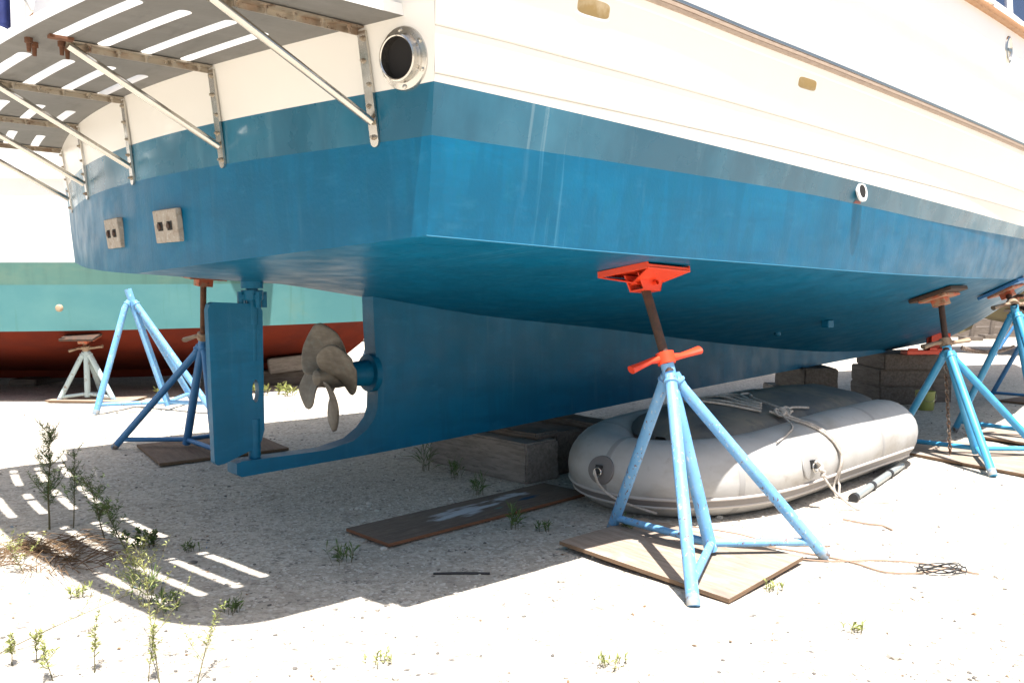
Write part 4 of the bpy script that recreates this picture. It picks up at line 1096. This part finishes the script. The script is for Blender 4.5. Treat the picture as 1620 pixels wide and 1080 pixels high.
# chains
def chain(label, p0, p1, sag, link=.045):
    p0 = Vector(p0); p1 = Vector(p1); n = max(6, int((p1 - p0).length / (link * .72))); mb = MB()
    for i in range(n):
        t = (i + .5) / n; c = p0.lerp(p1, t) - Vector((0, 0, sag * 4 * t * (1 - t))); d = (p1 - p0).normalized()
        a, b_, _ = frame_from(d); sdir = a if i % 2 else b_
        pts = [c + d * (link * .5 * math.cos(q)) + sdir * (link * .28 * math.sin(q)) for q in [2 * math.pi * k / 10 for k in range(11)]]
        mb.tube(pts, .0055, 5, caps=False)
    return tag(mb.build("chain", M['chain'], None, fix=False), label, "chain", "chains on the boat stands")
chain("rusty chain hanging straight down inside the bright blue stand", (3.60, 7.22, .78), (3.66, 7.22, .05), 0)
chain("rusty chain stretched behind from the bright blue stand toward the bow stand", (3.72, 7.2, .93), (6.0, 10.4, .74), .05, .06)

# dark stick
rope("black straight rod lying at the edge of the yacht's shadow", [gp(-.39, 4.246, .006), gp(-.25, 4.25, .008), gp(-.11, 4.256, .006)], .006, M['black'], "rod", name="rod")

# ------------------------------------------------------------------ teal and red boat in the back
def teal_boat():
    CY = 13.25; XB = -2.3; XA = -16.0
    root = empty("cabin_cruiser", (-9, CY, 0)); O = Vector((-9, CY, 0))
    tag(root, "big white boat with teal and red bottom paint standing behind the rudder", "boat")
    sec = [(.06, .08, -2.7), (.10, .2, -2.5), (.9, .36, -2.3), (1.75, .55, -2.15), (2.3, .72, -2.0), (2.56, .90, -1.9), (2.60, 1.47, -1.88), (2.62, 1.745, -1.85), (2.66, 2.75, -1.7), (2.67, 2.80, -1.68), (2.7, 3.7, -1.5)]
    def row(k, sg, dz=0, off=0):
        s, z, xb = sec[k]; out = []
        for i in range(41):
            x = XA + (xb - XA) * (i / 40) ** .8
            f = max(0.0, (x - (xb - 5.0)) / 5.0)
            w = (s + off) * max(0.0, (1 - f ** 2.2)) ** .9
            zz = z + dz + (.25 * f ** 3 if k < 5 else .06 * f ** 2)
            out.append(Vector((x, CY - sg * w, zz)) - O)
        return out
    for nm, ks, mt in (("hull_bottom", (0, 1, 2, 3, 4, 5), 'redpaint'), ("teal_band", (5, 6), 'teal'), ("boot_top", (6, 7), 'tealband'), ("topside", (7, 8), 'white'), ("bulwark", (9, 10), 'white')):
        mb = MB()
        for sg in (1, -1):
            mb.grid([row(k, sg) for k in ks])
        mb.build(nm, M[mt], root, angle=50)
    mb = MB()
    for sg in (1, -1):
        mb.grid([row(8, sg), row(8, sg, .0, .05), row(9, sg, 0, .05), row(9, sg)])
    mb.build("rub_rail", M['white'], root, angle=30)
    mb = MB(); mb.grid([row(10, 1, -.02), row(10, -1, -.02)]); mb.build("deck", M['white'], root)
    mb = MB()
    prof = [(-15.5, 3.65), (-6.62, 3.65), (-6.70, 4.6), (-6.75, 6.9), (-15.5, 6.9)]
    mb.prism([(-6.18, 3.65), (-3.0, 3.65), (-3.7, 5.3), (-4.2, 7.4), (-6.18, 7.4)], lambda x, z, h: Vector((x, CY + h, z)) - O, -2.35, 2.35)
    mb.prism([(-15.5, 3.65), (-6.181, 3.65), (-6.181, 4.63), (-15.5, 4.63)], lambda x, z, h: Vector((x, CY + h, z)) - O, -2.45, 2.45)
    mb.prism([(-15.5, 6.2), (-6.181, 6.2), (-6.181, 7.4), (-15.5, 7.4)], lambda x, z, h: Vector((x, CY + h, z)) - O, -2.4, 2.4)
    mb.build("cabin", M['white'], root, bevel=.08)
    mb = MB(); mb.box(Vector((-9.1, CY, 5.42)) - O, (5.70, 4.6, 1.56)); mb.build("canvas_cover", M['canvas'], root, bevel=.06)
    mb = MB()
    yy = CY - 2.52
    def q(px, py): # coil of stainless rail standing on the side deck
        return Vector((-5.85 + px, yy, 4.72 + py)) - O
    mb.tube([q(-.05, .9), q(-.05, .25), q(.05, .05), q(.28, .02), q(.42, .12)], .018, 8)
    mb.tube([q(.0, .42), q(.55, .30)], .016, 8); mb.tube([q(.0, .55), q(.5, .45)], .014, 8)
    mb.tube([q(.25, .9), q(.25, -1.25)], .016, 8); mb.tube([q(.42, .8), q(.42, .12)], .016, 8)
    mb.build("grab_rail", M['steel'], root)
    mb = MB(); c = Vector((-4.9 - .45, CY - 2.60, 1.10)) - O
    c = Vector((-5.53, CY - 2.59, 1.19)) - O
    mb.lathe([(.045, -.01), (.045, .01), (.03, .025), (.0001, .028)], c, (0, -1, 0), 18)
    mb.build("skin_fitting", nmat('beige_fitting', (.36, .27, .18), .7), root)
teal_boat()
# blocks under the teal boat
timber("grey slanted block under the red bow seen beyond the propeller", (-3.25, 13.0, .22), (.75, .3, .22), .35, 'timber', tilt=-.1, group="timber blocks under the teal boat")
timber("dark stacked timber under the red boat behind the propeller", (-3.55, 13.2, 0), (.9, .6, .21), .1, 'timberdark', group="timber blocks under the teal boat")
timber("dark squat timber below the red keel left of the rudder", (-7.2, 13.2, 0), (.4, .9, .10), .0, 'timberdark', group="timber blocks under the teal boat")

# ------------------------------------------------------------------ far boat on the right
def far_boat():
    O = Vector((13.15, 19.6, 0)); root = empty("sailboat_hull", O)
    tag(root, "distant white boat with brown fouled bottom beyond the yacht's bow", "boat")
    mb = MB(); rows = []
    prof = [(0.0, .62), (.7, .66), (1.25, .95), (1.5, 1.40)]
    xs = [-2.9 + .25 * i for i in range(32)]
    def sec(x, k):
        f = max(0, min(1, (x + 2.9) / 1.3)) ** .6
        s, z = prof[k]; return (s * f, z + (1 - f) * (.30 if k < 3 else .0))
    for sg in (1, -1):
        mb.grid([[Vector((x, -sg * sec(x, k)[0], sec(x, k)[1])) for x in xs] for k in range(4)])
    mb.build("hull_bottom", M['tanhull'], root)
    mb = MB()
    for sg in (1, -1):
        mb.grid([[Vector((x, -sg * sec(x, 3)[0], 1.40)) for x in xs], [Vector((x - .15, -sg * (sec(x, 3)[0] + .1), 2.7)) for x in xs]])
    mb.grid([[Vector((x - .15, -sg * (sec(x, 3)[0] + .1), 2.7)) for x in xs] for sg in (1, -1)])
    mb.build("topside", M['white'], root)
    mb = MB(); mb.prism([(-2.95, 1.3), (-2.55, 1.2), (-2.85, .55), (-3.1, .45), (-3.25, .55)], lambda x, z, h: Vector((x, h, z)), -.06, .06); mb.build("rudder", M['tanhull'], root)
    mb = MB(); mb.prism([(-1.2, .85), (3.0, .85), (2.2, .12), (-.4, .12)], lambda x, z, h: Vector((x, h, z)), -.12, .12); mb.build("keel", M['tanhull'], root)
far_boat()
FS = "thin stands under the distant boat"
for lab, x in (("thin dark stand under the distant boat's left end", 10.9), ("thin dark stand under the middle of the distant boat", 12.3)):
    root = empty("boat_stand", (x, 18.6, 0)); tag(root, lab, "boat stand", FS)
    for a in (.5, 2.6, 4.7):
        mb = MB(); mb.tube([(0, .2, .75), (.5 * math.cos(a), .5 * math.sin(a), .01)], .03, 8); mb.build("leg", M['standdeep'], root)
    mb = MB(); mb.tube([(0, .2, .7), (0, .3, .95)], .025, 8); mb.build("screw_post", M['darkrust'], root)
    mb = MB(); mb.box((0, .3, .97), (.35, .35, .05)); mb.build("pad", M['timberdark'], root)
for lab, y, x, ln, hh in (("long dark strip standing for shade on the far gravel beyond the bow", 26.5, 15.2, 6.5, .32), ("second long dark shadow strip farther off beyond the bow", 33.0, 18.6, 8.0, .34), ("third dark shadow strip farthest off beyond the bow", 42.0, 24.0, 10.0, .4)):
    mb = MB(); mb.box((0, 0, hh / 2), (ln, .3, hh)); o = mb.build("shadow_strip", M['timberdark'], None, bevel=.01); o.location = (x, y, 0); o.rotation_euler = (0, 0, .05)  # dark boxes standing in for shadows across the far gravel
    tag(o, lab, "shadow_strip", "shadow strips on the far gravel")
for lab, x, y, hh in (("dark post standing by the far shadow strips just right of the yacht's stem", 12.9, 24.5, .75), ("dark post standing by the far shadow strips right of the distant rudder", 14.0, 25.5, .9), ("dark leaning post by the far shadow strips at right", 15.2, 25.0, 1.0)):
    mb = MB(); mb.tube([(0, 0, 0), (.12, 0, hh)], .07, 8); mb.box((0, 0, .06), (.5, .4, .12)); o = mb.build("post", M['timberdark'], None); o.location = (x, y, 0)
    tag(o, lab, "post", "posts by the far beams")
# ------------------------------------------------------------------ weeds
def weed(name, label, x, y, h, lean=(0, 0), nl=120, ll=.05, lw=.006, spread=.04, mat='leaf', stems=1, curve=0.0, seed=0, group="weeds growing in the gravel", taper=True, start=.12, up=.5, cat="weed", stemr=.004, branches=0, blen=.12):
    rnd = random.Random(seed * 13 + 5)
    z0 = ground_z(x, y); root = empty(name, (x, y, z0)); tag(root, label, cat, group)
    sm = MB(); lf = MB(); axes = []
    def leaf(p, l, az, el):
        d = Vector((math.cos(az) * math.cos(el), math.sin(az) * math.cos(el), math.sin(el)))
        sd = d.cross(Vector((rnd.random() - .5, rnd.random() - .5, rnd.random()))).normalized() * lw * (.6 + .6 * rnd.random())
        m_ = p + d * l * .5 + Vector((0, 0, l * .05)); e = p + d * l - Vector((0, 0, l * .15))
        lf.add([p, m_ + sd, e, m_ - sd], [(0, 1, 2, 3)], 0)
    for k in range(stems):
        a0 = rnd.random() * 6.28
        b0 = Vector((spread * .6 * math.cos(a0) * rnd.random(), spread * .6 * math.sin(a0) * rnd.random(), 0)) if stems > 1 else Vector()
        hh = h * (1 - .45 * rnd.random() * (stems > 1)); ln = Vector((lean[0] + (rnd.random() - .5) * .5 * (stems > 1), lean[1] + (rnd.random() - .5) * .5 * (stems > 1), 0))
        pts = []
        wob = Vector()
        for i in range(9):
            f = i / 8; wob += Vector((rnd.random() - .5, rnd.random() - .5, 0)) * .05 * h
            pts.append(b0 + ln * (hh * (f + curve * f * f)) + Vector((0, 0, hh * (f - curve * .5 * f * f))) + wob * f)
        sm.tube(pts, [stemr * (1 - .7 * i / 8) for i in range(9)], 5)
        axes.append((pts, 1.0, start))
        for q in range(branches):
            f = start + (1 - start) * .92 * rnd.random(); i0 = min(7, int(f * 8)); p = pts[i0].lerp(pts[i0 + 1], f * 8 - i0)
            az = rnd.random() * 6.28; L_ = blen * (.5 + rnd.random()) * (1.2 - .8 * f); d = Vector((math.cos(az), math.sin(az), .5 + .7 * rnd.random())).normalized()
            bp = [p + d * L_ * g / 8 + Vector((0, 0, .35 * L_ * (g / 8) ** 2)) for g in range(9)]
            sm.tube(bp, [stemr * .4 * (1 - .6 * g / 8) for g in range(9)], 4)
            axes.append((bp, L_ / h, .1))
    tot = sum(w for _, w, _ in axes)
    for pts, w, st in axes:
        for i in range(int(nl * w / tot)):
            f = st + (1 - st) * rnd.random() ** .8
            q = f * 8; i0 = min(7, int(q)); p = pts[i0].lerp(pts[i0 + 1], q - i0)
            leaf(p, ll * (.45 + .8 * rnd.random()) * ((1.25 - .8 * f) if taper else 1), rnd.random() * 6.28, up + (rnd.random() - .5) * 1.1)
    sm.build("stem", M['stemgreen'] if mat != 'straw' else M['straw'], root)
    lf.build("foliage", M[mat], root, fix=False)
    return root
weed("tall_weed", "tallest feathery green weed standing in the platform's striped shadow", -2.716, 5.05, .62, (.0, .02), 1500, .05, .0026, seed=1, start=.22, stemr=.006, up=.5, branches=26, blen=.13)
weed("tall_weed", "slender green weed just right of the tallest one", -2.60, 5.10, .47, (.10, 0), 560, .042, .0026, seed=2, start=.25, up=.5, branches=14, blen=.11)
weed("tall_weed", "bushy green weed leaning left beside the dry straw", -2.30, 4.85, .36, (-.2, .05), 600, .042, .003, seed=3, start=.2, up=.5, branches=18, blen=.13)
weed("tall_weed", "half-dry weed leaning over the light stripes right of the tall ones", -2.06, 4.60, .30, (-.65, .15), 420, .042, .003, seed=4, start=.2, up=.5, branches=14, blen=.11)
weed("low_weed", "round leafy weed clump at the foot of the leaning weed", -2.02, 4.68, .12, (0, 0), 260, .04, .008, spread=.14, stems=9, seed=5)
for i, (x, y, n, lab) in enumerate(((-2.52, 4.62, 110, "large brown dry straw tuft at the shadow's edge"), (-2.72, 4.45, 80, "sparse dry straw lying left of the large straw tuft"), (-2.25, 4.42, 70, "thin dry straw wisps right of the large straw tuft"))):
    rnd = random.Random(i + 40); root = empty("straw_tuft", (x, y, ground_z(x, y))); tag(root, lab, "dry grass", "dry straw tufts"); mb = MB()
    for k in range(n):
        a = rnd.random() * 6.28; l = .06 + .26 * rnd.random(); e = .03 + .3 * rnd.random(); r0 = .22 * rnd.random()
        p0 = Vector((r0 * math.cos(a * 2), r0 * math.sin(a * 2), .0)); d = Vector((math.cos(a), math.sin(a), 0))
        mb.tube([p0, p0 + d * l * .5 + Vector((0, 0, l * e)), p0 + d * l + Vector((0, 0, .01 + l * e * .6 * rnd.random()))], [.0022, .002, .001], 4, caps=False)
    mb.build("stalks", M['straw'], root, fix=False)
spr = [(-1.86, 3.17, .12, (0, 0), "bright green spiky sprig nearest the photo's lower left corner"), (-1.78, 3.19, .12, (.05, 0), "bright green spiky sprig second from the lower left corner"), (-1.52, 3.10, .19, (.0, .1), "taller bright green sprig with a dry tip at the bottom edge"), (-1.64, 3.04, .14, (-.3, .1), "bent thin sprig between the bottom edge sprigs"), (-1.30, 3.04, .20, (.1, .1), "slim green sprig right of the taller bottom sprig")]
for i, (x, y, h, ln, lab) in enumerate(spr):
    weed("weed_sprig", lab, x, y, h, ln, 150, .032, .0026, mat='leafbright', seed=20 + i, start=.25, up=.6, group="bright sprigs at the bottom left", stemr=.0022, branches=5, blen=.05)
weed("wispy_weed", "long wispy yellowing weed arching over the shadow's edge at lower left", -1.25, 3.02, .42, (-.55, .95), 300, .032, .0022, mat='leafbright', seed=31, curve=.3, start=.25, up=.5, stemr=.0028, branches=22, blen=.16)
weed("wispy_weed", "forked wispy weed with pale leaves left of the bottom centre", -1.12, 3.03, .22, (.1, .5), 170, .032, .0024, mat='leafbright', seed=32, curve=.2, start=.2, up=.5, stemr=.0026, branches=10, blen=.14)
weed("wispy_weed", "pale reddish runner lying from the left edge toward the shadow", -1.98, 3.25, .16, (2.6, 2.6), 140, .028, .0022, mat='leafbright', seed=33, curve=.2, start=.3, up=.6, stemr=.0026, branches=10, blen=.12)
weed("wispy_weed", "bushy yellow-green weed straddling the edge of the striped shadow", -1.72, 3.86, .22, (.15, -.1), 320, .034, .0026, mat='leafbright', seed=34, curve=.2, start=.1, up=.5, stemr=.0026, branches=16, blen=.16)
weed("wispy_weed", "straggly pale weed at the left edge below the straw", -2.42, 4.25, .16, (-.4, -.1), 200, .034, .0028, mat='leafbright', seed=35, curve=.2, start=.1, up=.5, stemr=.0026, branches=12, blen=.14)
tf = [(-.885, 4.448, .09, 'leaf', "dark green grass tuft in the shade near the long board's tip"), (-1.21, 3.72, .06, 'leaf', "small star-shaped weed near the rounded tip of the shadow"), (.02, 5.08, .12, 'leaf', "upright weed beside the long board's front edge"), (-.66, 6.70, .20, 'leaf', "bushy reddish grass clump at the left end of the big timber"), (-.24, 5.90, .13, 'leaf', "grass clump in front of the big timber"), (-.42, 6.45, .12, 'leaf', "thin grass blades against the big timber"), (-1.62, 3.80, .13, 'leaf', "drooping weed among the light stripes"), (-1.50, 3.72, .08, 'leaf', "short weed right of the drooping weed"), (1.421, 3.52, .035, 'leafbright', "lone tiny weed on the sunlit gravel at right"), (.389, 3.18, .04, 'leafbright', "tiny upright weed at the bottom centre"), (-.50, 3.22, .035, 'leafbright', "tiny weed left of the bottom centre"), (.66, 4.93, .09, 'leaf', "grass at the left foot of the front stand"), (1.22, 4.0, .04, 'leafbright', "tiny weed at the near right edge of the sunlit plywood"), (-1.72, 4.62, .05, 'leaf', "small seedling in the shade right of the leaning weed"), (-1.98, 3.9, .05, 'leafbright', "small yellow-green weed on the lit ground by the shadow"), (.20, 5.02, .05, 'leaf', "low creeping weed in front of the long board")]
for i, (x, y, h, mt, lab) in enumerate(tf):
    weed("grass_tuft", lab, x, y, h, (0, 0), 70, h * .8, .004, spread=.10, stems=9, mat=mt, seed=50 + i, group="small tufts in the gravel", taper=False, start=0, up=.9, stemr=.0015)
fw_ = [(-3.55, 11.9), (-3.35, 11.7), (-3.15, 11.8), (-2.95, 11.6), (-1.3, 11.6), (-4.6, 11.4), (-.95, 12.2)]
fl = ["farthest left weed behind the rudder along the red boat's shadow", "weed second behind the rudder along the red boat's shadow", "weed left of the lower propeller blades", "weed just behind the lower propeller blades", "weed right of the propeller on the far gravel", "weed beyond the free standing pale stand", "weed by the far blue stand beside the keel"]
for i, ((x, y), lab) in enumerate(zip(fw_, fl)):
    weed("grass_tuft", lab, x, y, .13, (0, 0), 40, .10, .014, spread=.15, stems=5, mat='leafbright', seed=80 + i, group="weeds along the red boat's shadow", taper=False, start=0, up=.8)
